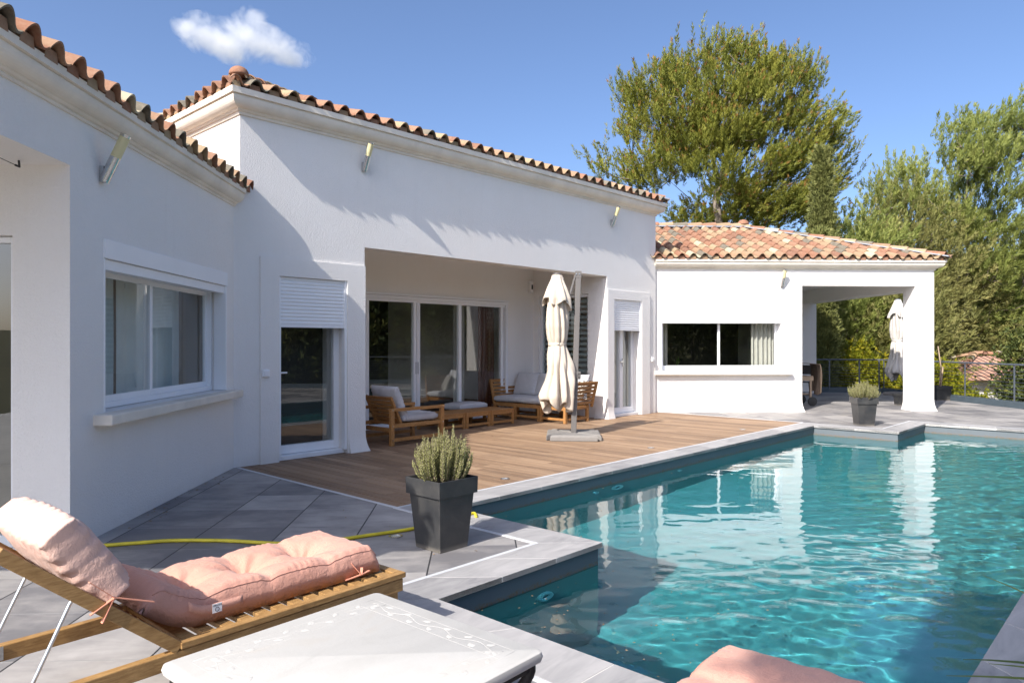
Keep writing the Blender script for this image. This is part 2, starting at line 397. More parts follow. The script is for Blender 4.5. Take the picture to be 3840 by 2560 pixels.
def cornice_prof(z0, h, p):
    k = h / .21; q = p / .15; pr = [(-.01, z0 - .03 * k), (.016 * q, z0 - .03 * k), (.022 * q, z0 - .012 * k), (.016 * q, z0), (.034 * q, z0 + .006 * k), (.045 * q, z0 + .022 * k)]
    for i in range(0, 8):
        t = i / 7 * math.pi / 2; pr.append(((.045 + .085 * math.sin(t)) * q, z0 + (.026 + .104 * (1 - math.cos(t))) * k))
    pr += [(.120 * q, z0 + .134 * k), (.120 * q, z0 + .143 * k), (.148 * q, z0 + .147 * k), (.15 * q, z0 + .21 * k), (-.01, z0 + .21 * k)]
    return pr
def mitre(n1, n2):
    m = n1 + n2; return m / (1 + n1.dot(n2))
def xy(v): return (v.x, v.y)

# --- walls
w = MB()
w.plate(FM, 3.40, 12.24, 0, 4.10, holes=[(3.40, 3.70, 2.95, 4.2), (4.16, 5.08, -.1, 2.13), (5.345, 10.6, -.1, 2.575), (10.80, 11.72, -.1, 2.17)])
w.plate(FE, .25, 7.5, 2.3, 4.10, t=.25)
w.plate(FN, 5.1, 10.8, 0, 3.0, holes=[(5.62, 9.86, -.1, 2.14)], t=.22)
w.plate(FS, .25, 1.78, 0, 3.0, holes=[(.42, 1.63, .28, 2.28)], t=.2)
w.box(5.1, 10.8, -1.8, -.25, 2.9, 3.0, FM)                                       # loggia ceiling
w.box(5.15, 5.345, -1.78, -.25, 0, 2.9, FM)                                      # loggia left wall
w.box(12.0, 12.24, -7.5, -.25, 0, 4.10, FM)                                      # right end wall
w.box(3.7, 12.24, -7.5, -7.3, 0, 4.1, FM)
for a0, a1, h in ((3.93, 5.345, [(4.16, 5.08, -.1, 2.13)]), (10.6, 12.0, [(10.80, 11.72, -.1, 2.17)])):
    w.plate(FM, a0, a1, 0, 2.335, holes=h, t=.020, front=.022, back=False)
# flared plaster foot on the two pillar corners
def flare(mb, F, a0, a1, b, sides, z1=.24, d=.045):
    n = 6
    for k in range(n):
        t0, t1 = k / n, (k + 1) / n
        e0, e1 = d * (1 - t0) ** 2.2, d * (1 - t1) ** 2.2
        l0, l1 = (a0 - e0 if 'l' in sides else a0), (a0 - e1 if 'l' in sides else a0)
        r0, r1 = (a1 + e0 if 'r' in sides else a1), (a1 + e1 if 'r' in sides else a1)
        z0_, z1_ = z1 * t0, z1 * t1
        P = F.pt; bb = b[1]; bf0, bf1 = b[0] + e0, b[0] + e1
        mb.quad(P(l0, bf0, z0_), P(r0, bf0, z0_), P(r1, bf1, z1_), P(l1, bf1, z1_))
        mb.quad(P(l0, bb, z0_), P(l0, bf0, z0_), P(l1, bf1, z1_), P(l1, bb, z1_))
        mb.quad(P(r0, bf0, z0_), P(r0, bb, z0_), P(r1, bb, z1_), P(r1, bf1, z1_))
flare(w, FM, 5.10, 5.346, (.0225, -.25), 'r')
flare(w, FM, 10.599, 10.78, (.0225, -.25), 'l')
w.build('wall', M['stucco'], house)
w = MB()
FP = Frame(tuple(FL.pt(-3.12, 0)), 0); FP.ex = -FL.n; FP.n = -FL.ex          # wall under the left porch, facing the viewer; a = depth
w.plate(FL, -3.12, .16, 0, 3.02, holes=[(-2.70, -.215, .86, 2.10)])
w.box(-5.95, -3.1202, -.25, 0, 2.52, 3.02, FL)
w.plate(FP, .2502, 5.5, 0, 2.52, holes=[(.365, 2.6, -.1, 2.06)], t=.2)
w.box(-5.95, -2.92, -5.5, -.2502, 2.52, 2.7, FL)
w.box(-5.95, -5.6, -5.5, -5.15, 0, 2.52, FL)
w.box(-3.0, 1.5, -5.7, -5.5, 0, 3.0, FL)
w.build('wall', M['stucco'], house)
w = MB()
w.plate(FR, -.10, 5.62, 0, 3.02, holes=[(.05, 2.505, .82, 2.10), (2.906, 5.232, -.1, 2.52)])
w.box(5.2325, 5.62, -.42, -.25, 0, 2.45, FR)
w.box(2.70, 2.906, -5.6, -.25, 0, 2.78, FR)
w.box(-.6, 2.70, -5.6, -5.4, 0, 2.78, FR)
w.box(5.2325, 5.62, -5.6, -.25, 2.45, 3.02, FR)
w.box(2.70, 5.23, -5.6, -5.2, 2.45, 3.02, FR)
w.box(2.70, 5.23, -5.2, -.25, 2.78, 3.0, FR)
w.box(5.18, 5.69, -5.58, -5.21, 0, 2.449, FR)
flare(w, FR, 5.232, 5.621, (.001, -.42), 'lr')
flare(w, FR, 2.5, 2.907, (.001, -.25), 'r')
w.build('wall', M['stucco'], house)

# --- cornices
c = MB()
nF = FM.n; nE = Vector((-S43, -C43, 0)); nX = -nE
pts = [U(3.70, -14.5), U(3.70, -7.54), U(12.24, -7.54), U(12.24, -11)]
c.sweep([xy(p) for p in pts], [xy(nE), xy(mitre(nE, nF)), xy(mitre(nF, nX)), xy(nX)], cornice_prof(3.90, .215, .168))
c.build('cornice', M['stone'], house)
c = MB()
nb = -FL.ex
pts = [FL.pt(.02, 0), FL.pt(-5.95, 0), FL.pt(-5.95, -4)]
c.sweep([xy(p) for p in pts], [xy(FL.n), xy(mitre(FL.n, nb)), xy(nb)], cornice_prof(2.875, .17, .135))
c.build('cornice', M['stone'], house)
c = MB()
pts = [FR.pt(-.09, 0), FR.pt(5.62, 0), FR.pt(5.62, -5.6)]
c.sweep([xy(p) for p in pts], [xy(FR.n), xy(mitre(FR.n, FR.ex)), xy(FR.ex)], cornice_prof(2.86, .17, .165))
c.build('cornice', M['stone'], house)

# --- roofs
TW, TE = .2275, .335                                    # tile width and exposed length
PITCH = math.atan(.35); SP, CP = math.sin(PITCH), math.cos(PITCH)
_prof = []
for i in range(11):
    t = i / 10; _prof.append((.150 * t, .072 * math.sin(math.pi * t) ** .85))
for i in range(1, 7):
    t = i / 6; _prof.append((.150 + .0775 * t, -.022 * math.sin(math.pi * t)))
def tile_slope(mb, F, a0, a1, b_e, z_e, rows, rs, eave=True, flip=False):
    n = int(math.ceil((a1 - a0) / TW)); th = .014
    cols = range(n)
    for i in cols:
        for j in range(rows):
            x0 = a0 + i * TW + rs.uniform(-.004, .004)
            y0 = j * TE + (rs.uniform(-.012, .012)); L = TE + .075; lift0, lift1 = .026, .004
            tint = rs.random(); vs = []; m = len(_prof); rows_y = (0, L)
            roll = rs.uniform(-.004, .004)
            for k, yy in enumerate(rows_y):
                lf = lift0 if k == 0 else lift1
                for dz in (0, -th):
                    for px, pz in _prof:
                        xx = (TW - px) if flip else px
                        h = pz * (1.0 if k == 0 else .94) + lf + dz + roll * (px / TW)
                        y = y0 + yy
                        vs.append(F.pt(x0 + xx, b_e - y * CP - h * SP * -1 * 0 + h * SP, z_e + y * SP + h * CP))
            fs = []
            for k in range(m - 1):
                fs.append((k, k + 1, 2 * m + k + 1, 2 * m + k))                     # top
                fs.append((m + k + 1, m + k, 3 * m + k, 3 * m + k + 1))             # under
                fs.append((k + 1, k, m + k, m + k + 1))                             # lower lip
            fs.append((0, 2 * m, 3 * m, m)); fs.append((m - 1, 2 * m - 1, 4 * m - 1, 3 * m - 1))
            mb.add(vs, fs, tint)
        if eave:                                       # closing piece under each barrel
            x0 = a0 + i * TW; ti = .9 + rs.random() * .08 if rs.random() < .2 else rs.random() * .6
            px = [(TW - p) if flip else p for p in (.012, .146)]
            lo, hi = min(px), max(px); P = F.pt
            y1, y2 = .03, .5
            q = [P(x0 + lo, b_e - y1 * CP, z_e + y1 * SP - .035), P(x0 + hi, b_e - y1 * CP, z_e + y1 * SP - .035), P(x0 + hi - .012, b_e - y1 * CP, z_e + y1 * SP + .034), P(x0 + lo + .012, b_e - y1 * CP, z_e + y1 * SP + .034)]
            q2 = [v + (F.n * (-(y2 - y1) * CP) + Vector((0, 0, (y2 - y1) * SP))) for v in q]
            mb.add(q + q2, [(0, 1, 2, 3), (4, 7, 6, 5), (0, 4, 5, 1), (1, 5, 6, 2), (2, 6, 7, 3), (3, 7, 4, 0)], ti)
def barrels(mb, p, q, r, rs, L=.40, ex=.345, lift=.03):
    """half round cap tiles laid from p up to q"""
    p = Vector(p); q = Vector(q); d = (q - p); n = int(d.length / ex) + 1; d.normalize()
    sd = d.cross(Vector((0, 0, 1))).normalized(); up = sd.cross(d).normalized()
    for i in range(n):
        s = p + d * (i * ex); tint = rs.random(); vs = []
        for k, (yy, rr, lf) in enumerate(((0, r * 1.06, .018), (L, r * .9, 0))):
            for dr in (0, -.014):
                for j in range(11):
                    t = math.pi * j / 10
                    vs.append(s + d * yy + sd * (math.cos(t) * (rr + dr)) + up * (math.sin(t) * (rr + dr) * .8 + lift + lf))
        fs = []; m = 11
        for k in range(m - 1):
            fs += [(k, k + 1, 2 * m + k + 1, 2 * m + k), (m + k + 1, m + k, 3 * m + k, 3 * m + k + 1), (k + 1, k, m + k, m + k + 1), (2 * m + k, 2 * m + k + 1, 3 * m + k + 1, 3 * m + k)]
        mb.add(vs, fs, tint)
def dome(mb, c, r, tint=.05):
    mb.lathe([(r * 1.02, -.02), (r, .0)] + [(r * math.cos(t), r * .8 * math.sin(t)) for t in (.3, .6, .9, 1.2, 1.45)] + [(.005, r * .8)], c, 18, tint)
def hip_roof(F, a0, a1, b_e, depth, z_e, hipL, hipR, slopes, seed, eave_over=.0):
    """F: front frame. eaves at b=b_e, from a0 to a1; ridge at half depth"""
    rs = random.Random(seed); hd = depth / 2; zr = z_e + hd * .35
    P = F.pt
    rL = a0 + hd if hipL else a0; rR = a1 - hd if hipR else a1
    A, B, Cc, D = P(a0, b_e, z_e), P(a1, b_e, z_e), P(a1, b_e - depth, z_e), P(a0, b_e - depth, z_e)
    q = .11; A2, B2, C2, D2 = P(a0 + q * hipL, b_e - q, z_e + q * .35), P(a1 - q * hipR, b_e - q, z_e + q * .35), P(a1 - q * hipR, b_e - depth + q, z_e + q * .35), P(a0 + q * hipL, b_e - depth + q, z_e + q * .35)
    R0, R1 = P(rL, b_e - hd, zr), P(rR, b_e - hd, zr)
    dz = Vector((0, 0, -.02))
    u_ = MB(); V = [A2 + dz, B2 + dz, C2 + dz, D2 + dz, R0 + dz, R1 + dz]
    V2 = [v + Vector((0, 0, -.05)) for v in V[:4]]
    u_.add(V + V2, [(0, 1, 5, 4), (1, 2, 5), (2, 3, 4, 5), (3, 0, 4), (6, 9, 8, 7), (0, 6, 7, 1), (1, 7, 8, 2), (2, 8, 9, 3), (3, 9, 6, 0)])
    up = u_.build('roof', M['underlay'], house)
    rows = int(hd / CP / TE) + 2
    def clipplanes(F_, x0, x1, hl, hr, be):
        cl = []
        if hl: cl.append((F_.pt(x0, be), (-F_.ex - F_.n).normalized()))
        if hr: cl.append((F_.pt(x1, be), (F_.ex - F_.n).normalized()))
        cl.append((F_.pt(0, be - hd), -F_.n))
        return cl
    if 'f' in slopes:
        t = MB(); tile_slope(t, F, a0 - .02, a1 + .02, b_e + eave_over, z_e, rows, rs)
        t.build('tile_slope', M['rooftile'], up, clip=clipplanes(F, a0, a1, hipL, hipR, b_e), angle=50)
    if 'l' in slopes:
        G = Frame((0, 0), 0); G.o = P(a0, b_e); G.ex = -F.n; G.n = -F.ex
        t = MB(); tile_slope(t, G, -.02, depth + .02, eave_over, z_e, rows, rs, flip=True)
        t.build('tile_slope', M['rooftile'], up, clip=clipplanes(G, 0, depth, True, True, 0), angle=50)
    if 'r' in slopes:
        G = Frame((0, 0), 0); G.o = P(a1, b_e); G.ex = -F.n; G.n = F.ex
        t = MB(); tile_slope(t, G, -.02, depth + .02, eave_over, z_e, rows, rs)
        t.build('tile_slope', M['rooftile'], up, clip=clipplanes(G, 0, depth, True, True, 0), angle=50)
    h = MB()
    if hipL: barrels(h, A + (R0 - A).normalized() * .22, R0, .095, rs, lift=.05)
    if hipR: barrels(h, B + (R1 - B).normalized() * .1, R1, .095, rs)
    barrels(h, R1, R0, .105, rs, lift=.045) if hipR else barrels(h, R0, R1, .105, rs, lift=.045)
    h.build('ridge_tiles', M['rooftile'], up, smooth=True, angle=50)
    if hipL:
        d = MB(); dome(d, A + (R0 - A).normalized() * .25 + Vector((0, 0, .115)), .105); d.build('ridge_cap', M['rooftile'], up, smooth=True)
    if hipR:
        d = MB(); dome(d, R1 + Vector((0, 0, .12)), .13); d.build('ridge_cap', M['rooftile'], up, smooth=True)
    fl = MB()
    if hipR:
        for s_ in (-1, 1):
            pass
        f1 = (R1 - B).normalized(); fl.bar(B + Vector((0, 0, .045)), R1 + Vector((0, 0, .05)), .30, .02)
        fl.bar(R0 + Vector((0, 0, .03)), R1 + Vector((0, 0, .03)), .34, .03)
        fl.build('flashing', M['flash'], up)
    return up
EO = .0
main_roof = hip_roof(FM, 3.70 - .185, 12.24 + .185, .176, 7.5, 4.135, True, True, 'fl', 3)
left_roof = hip_roof(FL, -5.95 - .17, 1.6, .165, 6.0, 3.055, True, False, 'fl', 5)
right_roof = hip_roof(FR, -2.6, 5.62 + .20, .20, 6.10, 3.045, False, True, 'fr', 8)

# --- joinery
def window_frame(mb, F, a0, a1, z0, z1, b, w=.06, d=.06, mull=(), bottom=None):
    bt = bottom or w
    mb.box(a0, a0 + w, b - d, b, z0, z1, F); mb.box(a1 - w, a1, b - d, b, z0, z1, F)
    mb.box(a0 + w, a1 - w, b - d, b, z1 - w, z1, F); mb.box(a0 + w, a1 - w, b - d, b, z0, z0 + bt, F)
    for m_, mw in mull: mb.box(m_ - mw / 2, m_ + mw / 2, b - d + .004, b + .012, z0 + bt - .004, z1 - w + .004, F)
def pane(F, a0, a1, z0, z1, b, parent):
    g = MB(); g.quad(F.pt(a0, b, z0), F.pt(a1, b, z0), F.pt(a1, b, z1), F.pt(a0, b, z1)); return g.build('glass', M['glass'], parent)
def shutter(F, a0, a1, z0, z1, b, parent, pitch=.042):
    s = MB(); n = max(1, round((z1 - z0 - .03) / pitch)); ph = (z1 - z0 - .03) / n
    for k in range(n):
        za = z0 + .03 + k * ph; P = F.pt
        pr = [(b - .008, za + .002), (b, za + .006), (b + .004, za + ph * .5), (b, za + ph - .006), (b - .008, za + ph - .002)]
        for (b0, y0), (b1, y1) in zip(pr, pr[1:]): s.quad(P(a0, b0, y0), P(a1, b0, y0), P(a1, b1, y1), P(a0, b1, y1))
    s.box(a0, a1, b - .012, b - .008, z0, z1, F); s.box(a0, a1, b - .012, b + .006, z0, z0 + .03, F)
    return s.build('roller_shutter', M['pvc'], parent)
def curtain(F, a0, a1, z0, z1, b, mat, folds, name='curtain', amp=.035):
    n = max(24, folds * 10); P = []
    for i in range(n + 1):
        t = i / n; a = a0 + (a1 - a0) * t; bb = b + amp * math.sin(t * folds * 2 * math.pi + .6 * math.sin(t * 9)) + .012 * math.sin(t * 31)
        P.append([F.pt(a, bb, z0), F.pt(a, bb * 1.0 + .004, (z0 + z1) / 2), F.pt(a, b + (bb - b) * .7, z1)])
    return grid_obj(name, np.array([[tuple(q) for q in r] for r in P]), mat, house)

# left door (half lowered shutter)
d = MB(); window_frame(d, FM, 4.163, 5.077, .055, 2.10, -.165, .075, .07, bottom=.10); d.box(4.163, 5.077, -.25, -.06, .0, .05, FM)
door = d.build('door', M['pvc'], house, bevel=.004); pane(FM, 4.23, 5.01, .15, 2.03, -.195, door)
shutter(FM, 4.168, 5.072, 1.545, 2.128, -.012, door)
g = MB(); g.box(4.162, 4.185, -.165, .012, 0.05, 2.12, FM); g.box(5.045, 5.077, -.06, .006, .05, 2.128, FM); g.build('shutter_rail', M['pvc'], door)
h = MB(); h.box(4.20, 4.225, -.165, -.11, 1.0, 1.03, FM); h.box(4.20, 4.33, -.12, -.10, 1.005, 1.025, FM); h.build('handle', M['pvc'], door, bevel=.004)
# small door at the right
d = MB(); window_frame(d, FM, 10.803, 11.717, .055, 2.15, -.165, .085, .07, bottom=.10, mull=[(11.28, .10)]); d.box(10.803, 11.717, -.25, -.06, 0, .05, FM)
door = d.build('door', M['pvc'], house, bevel=.004); pane(FM, 10.88, 11.64, .15, 2.07, -.195, door)
shutter(FM, 10.808, 11.69, 1.60, 2.168, -.012, door)
g = MB(); g.box(11.69, 11.716, -.06, .006, .05, 2.168, FM); g.build('shutter_rail', M['pvc'], door)
h = MB(); h.box(11.30, 11.325, -.165, -.135, .92, 1.08, FM); h.box(11.20, 11.32, -.135, -.12, 1.01, 1.03, FM); h.build('handle', M['steel'], door, bevel=.003)
# sliding doors of the loggia
d = MB(); window_frame(d, FN, 5.625, 9.855, .0, 2.135, .03, .05, .16, bottom=.03)
for a0, a1 in ((6.64, 6.70), (7.60, 7.66), (7.672, 7.74), (8.62, 8.69), (9.70, 9.77)): d.box(a0, a1, -.07, -.01, .028, 2.09, FN)
d.box(5.67, 9.81, -.072, -.012, .028, .07, FN); d.box(5.67, 9.81, -.072, -.012, 2.04, 2.087, FN)
d.box(5.60, 9.88, .005, .045, 2.14, 2.175, FN)
door = d.build('sliding_door', M['pvc'], house, bevel=.004)
for a0, a1, b in ((5.67, 6.64, -.05), (6.70, 7.60, -.04), (7.74, 8.62, -.04), (8.69, 9.70, -.05)): pane(FN, a0, a1, .07, 2.04, b, door)
h = MB()
for a in (7.645, 7.69): h.box(a - .007, a + .007, -.012, .002, .85, 1.05, FN)
h.build('handle', M['alu'], door)
# loggia side window
d = MB(); window_frame(d, FS, .425, 1.625, .285, 2.275, -.05, .05, .06); win = d.build('window', M['pvc'], house, bevel=.004); pane(FS, .47, 1.58, .33, 2.23, -.08, win)
b_ = MB()
for k in range(19): b_.box(.46, 1.59, -.135, -.13, .33 + k * .1, .33 + k * .1 + .05, FS)
b_.build('blind', M['greyblind'], win)
# left wing window
def slider(F, a0, a1, z0, z1, zb, am, shut=None):
    d = MB(); b = -.145
    window_frame(d, F, a0 + .002, a1 - .002, z0, zb, b, .035, .075, bottom=.045)
    z_lo, z_hi = z0 + .045, zb - .035
    for x0, x1, bb in ((a0 + .037, am + .02, b - .012), (am - .02, a1 - .037, b - .045)):
        d.box(x0, x0 + .045, bb - .028, bb, z_lo, z_hi, F); d.box(x1 - .045, x1, bb - .028, bb, z_lo, z_hi, F)
        d.box(x0 + .045, x1 - .045, bb - .028, bb, z_lo, z_lo + .05, F); d.box(x0 + .045, x1 - .045, bb - .028, bb, z_hi - .04, z_hi, F)
    win = d.build('window', M['pvc'], house, bevel=.003)
    pane(F, a0 + .08, am - .02, z_lo + .05, z_hi - .04, b - .026, win); pane(F, am + .02, a1 - .08, z_lo + .05, z_hi - .04, b - .06, win)
    bx = MB(); bx.box(a0 - .004, a1 + .004, -.10, .012, z1 - .135, z1 + .002, F); bx.box(a0 + .003, a1 - .003, -.09, -.012, z1 - .215 if not shut else shut, z1 - .139, F)
    bx.box(a1 - .03, a1 - .001, -.12, .004, z0, z1 - .137, F); bx.box(a0 + .001, a0 + .02, -.12, .004, z0, z1 - .137, F)
    bx.build('shutter_box', M['pvc'], win, bevel=.003)
    if shut: shutter(F, a0 + .02, a1 - .03, shut, z1 - .14, -.006, win, .05)
    s = MB(); y0, y1 = a0 - .14, a1 + .16; P = F.pt
    s.box(y0, y1, -.10, .13, z0 - .085, z0 - .006, F)
    s.build('sill', M['stone'], win, bevel=.012)
    return win
win = slider(FL, -2.70, -.215, .865, 2.10, 1.93, -1.60)
win = slider(FR, .05, 2.505, .825, 2.10, 1.93, 1.27, shut=1.765)
# glazed door under the left porch
d = MB(); window_frame(d, FP, .368, 2.597, .01, 2.055, -.05, .04, .07, bottom=.08, mull=[(1.5, .08)]); door = d.build('sliding_door', M['pvc'], house, bevel=.004); pane(FP, .40, 2.56, .09, 2.02, -.08, door)
# interiors: rooms and curtains
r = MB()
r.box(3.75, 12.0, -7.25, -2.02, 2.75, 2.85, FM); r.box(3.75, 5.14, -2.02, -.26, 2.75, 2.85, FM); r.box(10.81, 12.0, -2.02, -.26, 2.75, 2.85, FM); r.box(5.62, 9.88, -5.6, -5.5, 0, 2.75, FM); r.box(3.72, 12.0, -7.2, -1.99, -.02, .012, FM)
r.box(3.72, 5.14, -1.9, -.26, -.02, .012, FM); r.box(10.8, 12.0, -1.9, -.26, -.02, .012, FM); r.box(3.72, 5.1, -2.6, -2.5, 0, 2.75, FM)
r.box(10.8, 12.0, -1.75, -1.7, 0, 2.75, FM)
r.box(4.0, 5.14, -.66, -.64, 0, 2.4, FM)  # dark sheet added close behind the door glass, standing in for interior shade
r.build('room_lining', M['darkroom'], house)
r = MB()
r.box(-2.9, .1, -3.6, -3.5, 0, 2.6, FL); r.box(-2.94, 1.2, -3.5, -.26, 2.6, 2.65, FL); r.box(-2.90, -2.86, -3.5, -2.65, 0, 2.6, FL); r.box(.3, .35, -3.5, -.4, 0, 2.6, FL); r.box(-2.9, .3, -3.5, -.26, -.01, .012, FL)
r.build('room_lining', M['room'], house)
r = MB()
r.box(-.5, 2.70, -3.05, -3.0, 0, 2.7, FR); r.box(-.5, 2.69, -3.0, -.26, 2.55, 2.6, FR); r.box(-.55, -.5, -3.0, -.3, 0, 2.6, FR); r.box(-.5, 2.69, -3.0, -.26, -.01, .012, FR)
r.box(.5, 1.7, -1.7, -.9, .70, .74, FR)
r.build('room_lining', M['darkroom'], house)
curtain(FN, 8.68, 8.95, .05, 2.1, -.22, M['curtain'], 4)
curtain(FN, 9.30, 9.72, .05, 2.1, -.22, M['browncurtain'], 5)
curtain(FR, 1.98, 2.44, .3, 2.0, -.30, M['curtain'], 5)
curtain(FR, .10, .27, .3, 2.0, -.35, M['curtain'], 3)
curtain(FL, -2.62, -1.72, .5, 2.2, -.42, M['voile'], 3, 'blind', .008); curtain(FL, -1.60, -.30, .5, 2.2, -.46, M['voile'], 3, 'blind', .008)
curtain(FM, 10.88, 11.25, .1, 2.1, -.45, M['curtain'], 3)
# things fixed to the house that lift off
def wall_lamp(F, a, zb, label):
    r = empty('wall_lamp', label, 'wall lamp', tuple(F.pt(a, 0, zb)), 0, 'tilted cylinder wall lamps under the eaves')
    ax = (F.n * math.sin(rad(25)) + Vector((0, 0, math.cos(rad(25))))).normalized()
    o = F.pt(a, .02, zb)
    t = MB(); t.tube([o + F.n * -.0, o + ax * .19], .036, 20)
    # slanted foot against the wall
    t.bar(F.pt(a, .0, zb + .05), F.pt(a, .03, zb + .05), .05, .11)
    t.build('lamp_body', M['steel'], r, smooth=True, angle=40)
    k = MB(); k.tube([o + ax * .345, o + ax * .365], .037, 20); k.build('lamp_cap', M['steel'], r, smooth=True, angle=40)
    s = MB(); s.tube([o + ax * .19, o + ax * .345], .0355, 20); s.build('lamp_shade', M['lampglass'], r, smooth=True, angle=40)
    return r
wall_lamp(FL, -2.736, 2.50, 'largest wall lamp, above the left wing window under the eaves')
wall_lamp(FM, 5.327, 3.54, 'cylinder wall lamp over the white post between the roller shutter door and the loggia')
wall_lamp(FM, 10.73, 3.50, 'smallest cylinder wall lamp at the far right end of the tall block')
wall_lamp(FR, 2.49, 2.50, 'sunlit cylinder wall lamp beside the covered porch opening of the far wing')
def box_thing(name, label, cat, F, a, b, z, w, h, d, group=None, sub=None):
    r = empty(name, label, cat, tuple(F.pt(a, b, z)), 0, group)
    m = MB(); m.box(a - w / 2, a + w / 2, b, b + d, z - h / 2, z + h / 2, F); m.build('housing', M['pvc'], r, bevel=min(w, d) * .3)
    m = MB()
    if sub == 'siren':
        m.box(a - .02, a + .02, b + d, b + d + .004, z - .05, z + .04, F); m.build('sensor_window', M['rubber'], r)
    else:
        m.box(a - .028, a + .028, b + d, b + d + .008, z - .028, z + .028, F); m.build('rocker', M['pvc'], r, bevel=.003)
    return r
box_thing('alarm_siren', 'white rounded alarm siren on the loggia back wall', 'alarm', FN, 10.50, .0, 2.47, .10, .23, .07, sub='siren')
box_thing('light_switch', 'square outdoor switch left of the half shuttered glass door', 'switch', FM, 3.985, .022, 1.02, .085, .085, .035, 'outdoor switches on the tall wall')
box_thing('light_switch', 'small outdoor switch on the white wall right of the small shuttered door', 'switch', FM, 12.1, .0, 1.05, .085, .085, .035, 'outdoor switches on the tall wall')
# thin wire under the porch lintel
r = empty('wire_hook', 'thin dark wire with a small hook under the left porch lintel', 'wire', tuple(FL.pt(-3.3, -.2, 2.5)))
m = MB(); m.tube([FL.pt(-4.6, -.20, 2.50), FL.pt(-4.0, -.2, 2.49), FL.pt(-3.28, -.24, 2.475)], .0025, 5); m.build('wire', M['rubber'], r)
m = MB(); m.tube([FL.pt(-3.29, -.24, 2.475), FL.pt(-3.25, -.24, 2.474), FL.pt(-3.24, -.25, 2.515)], .007, 6); m.build('hook', M['rubber'], r)

# ------------------------------------------------------------------ pool, terrace, deck
PV0, PV1, PI0, PI1 = -4.41, -.59, -2.88, -3.14          # pool long sides, inner sides of the near / far blocks
PU0, PU1, PU2, PU3 = 2.47, 3.945, 12.04, 13.6
pool_poly = [(PU0, PI0), (PU1, PI0), (PU1, PV0), (PU2, PV0), (PU2, PI1), (PU3, PI1), (PU3, PV1), (PU0, PV1)]   # (u,v)
CW = .285                                                # coping width
def offset_poly(poly, d):
    n = len(poly); out = []
    area = sum(poly[i][0] * poly[(i + 1) % n][1] - poly[(i + 1) % n][0] * poly[i][1] for i in range(n))
    sg = 1 if area > 0 else -1
    for i in range(n):
        p0, p1, p2 = Vector(poly[i - 1]), Vector(poly[i]), Vector(poly[(i + 1) % n])
        d1, d2 = (p1 - p0).normalized(), (p2 - p1).normalized()
        n1, n2 = Vector((d1.y, -d1.x)) * sg, Vector((d2.y, -d2.x)) * sg
        out.append(p1 + (n1 + n2) / (1 + n1.dot(n2)) * d)
    return [tuple(o) for o in out]
outer = offset_poly(pool_poly, CW); strip_o = offset_poly(pool_poly, CW + .03)
def poly_prism(mb, quadpts, z0, z1, tint=.5):
    lo = [U(u, v, z0) for u, v in quadpts]; hi = [U(u, v, z1) for u, v in quadpts]; n = len(quadpts)
    mb.add(lo + hi, [tuple(range(n))[::-1], tuple(n + k for k in range(n))] + [(k, (k + 1) % n, n + (k + 1) % n, n + k) for k in range(n)], tint)
cop = MB(); grout = MB(); strip = MB(); lip = offset_poly(pool_poly, -.022)
rs = random.Random(21)
for i in range(len(pool_poly)):
    j = (i + 1) % len(pool_poly)
    a0, a1 = Vector(lip[i]), Vector(lip[j]); b0, b1 = Vector(outer[i]), Vector(outer[j]); c0, c1 = Vector(strip_o[i]), Vector(strip_o[j])
    d0 = Vector(pool_poly[i]); L = (Vector(pool_poly[j]) - d0).length; n = max(1, round(L / .56))
    for k in range(n):
        t0, t1 = k / n, (k + 1) / n; g = .0028 / max(L, .1)
        q = [a0.lerp(a1, t0 + g), a0.lerp(a1, t1 - g), b0.lerp(b1, t1 - g), b0.lerp(b1, t0 + g)]
        poly_prism(cop, q, -.028, .006, rs.random())
    poly_prism(grout, [a0.lerp(a1, .002), a1.lerp(a0, .002), b1, b0], -.026, .0035)
    if i in (1, 3, 5, 7, 2, 0, 4, 6): poly_prism(strip, [b0, b1, c1, c0], -.02, .0065)
co = struct(cop.build('pool_coping', M['coping'], None, bevel=.003)); co['label'] = 'grey stone coping slabs round the pool'
struct(grout.build('coping_grout', M['grout'])); struct(strip.build('edge_strip', M['strip'], None, bevel=.004))
# terrace tiles: cells around the pool and the deck
ter = MB()
us = sorted({-14, strip_o[0][0], strip_o[1][0], strip_o[3][0], strip_o[5][0], 3.66, 12.40, 30})
vs = sorted({-16, -9.6, -7.54, strip_o[0][1], strip_o[2][1], strip_o[4][1], strip_o[6][1], 16})
def inside(poly, p):
    x, y = p; r = False; n = len(poly)
    for i in range(n):
        (x0, y0), (x1, y1) = poly[i], poly[(i + 1) % n]
        if (y0 > y) != (y1 > y) and x < (x1 - x0) * (y - y0) / (y1 - y0) + x0: r = not r
    return r
for i in range(len(us) - 1):
    for j in range(len(vs) - 1):
        c = ((us[i] + us[i + 1]) / 2, (vs[j] + vs[j + 1]) / 2)
        if inside(strip_o, c): continue
        if 3.66 < c[0] < 12.40 and -9.6 < c[1] < strip_o[2][1]: continue
        poly_prism(ter, [(us[i], vs[j]), (us[i + 1], vs[j]), (us[i + 1], vs[j + 1]), (us[i], vs[j + 1])], -.4, 0)
TX, TY = 10.72, 20.05
te = ter.build('terrace', M['tiles'], None, clip=[((TX + .17, 14.96, 0), Vector((.9989, .0471, 0))), ((0, TY + .17, 0), Vector((0, 1, 0))), ((0, -9, 0), Vector((0, -1, 0))), ((-9, 0, 0), Vector((-1, 0, 0)))])
struct(te)
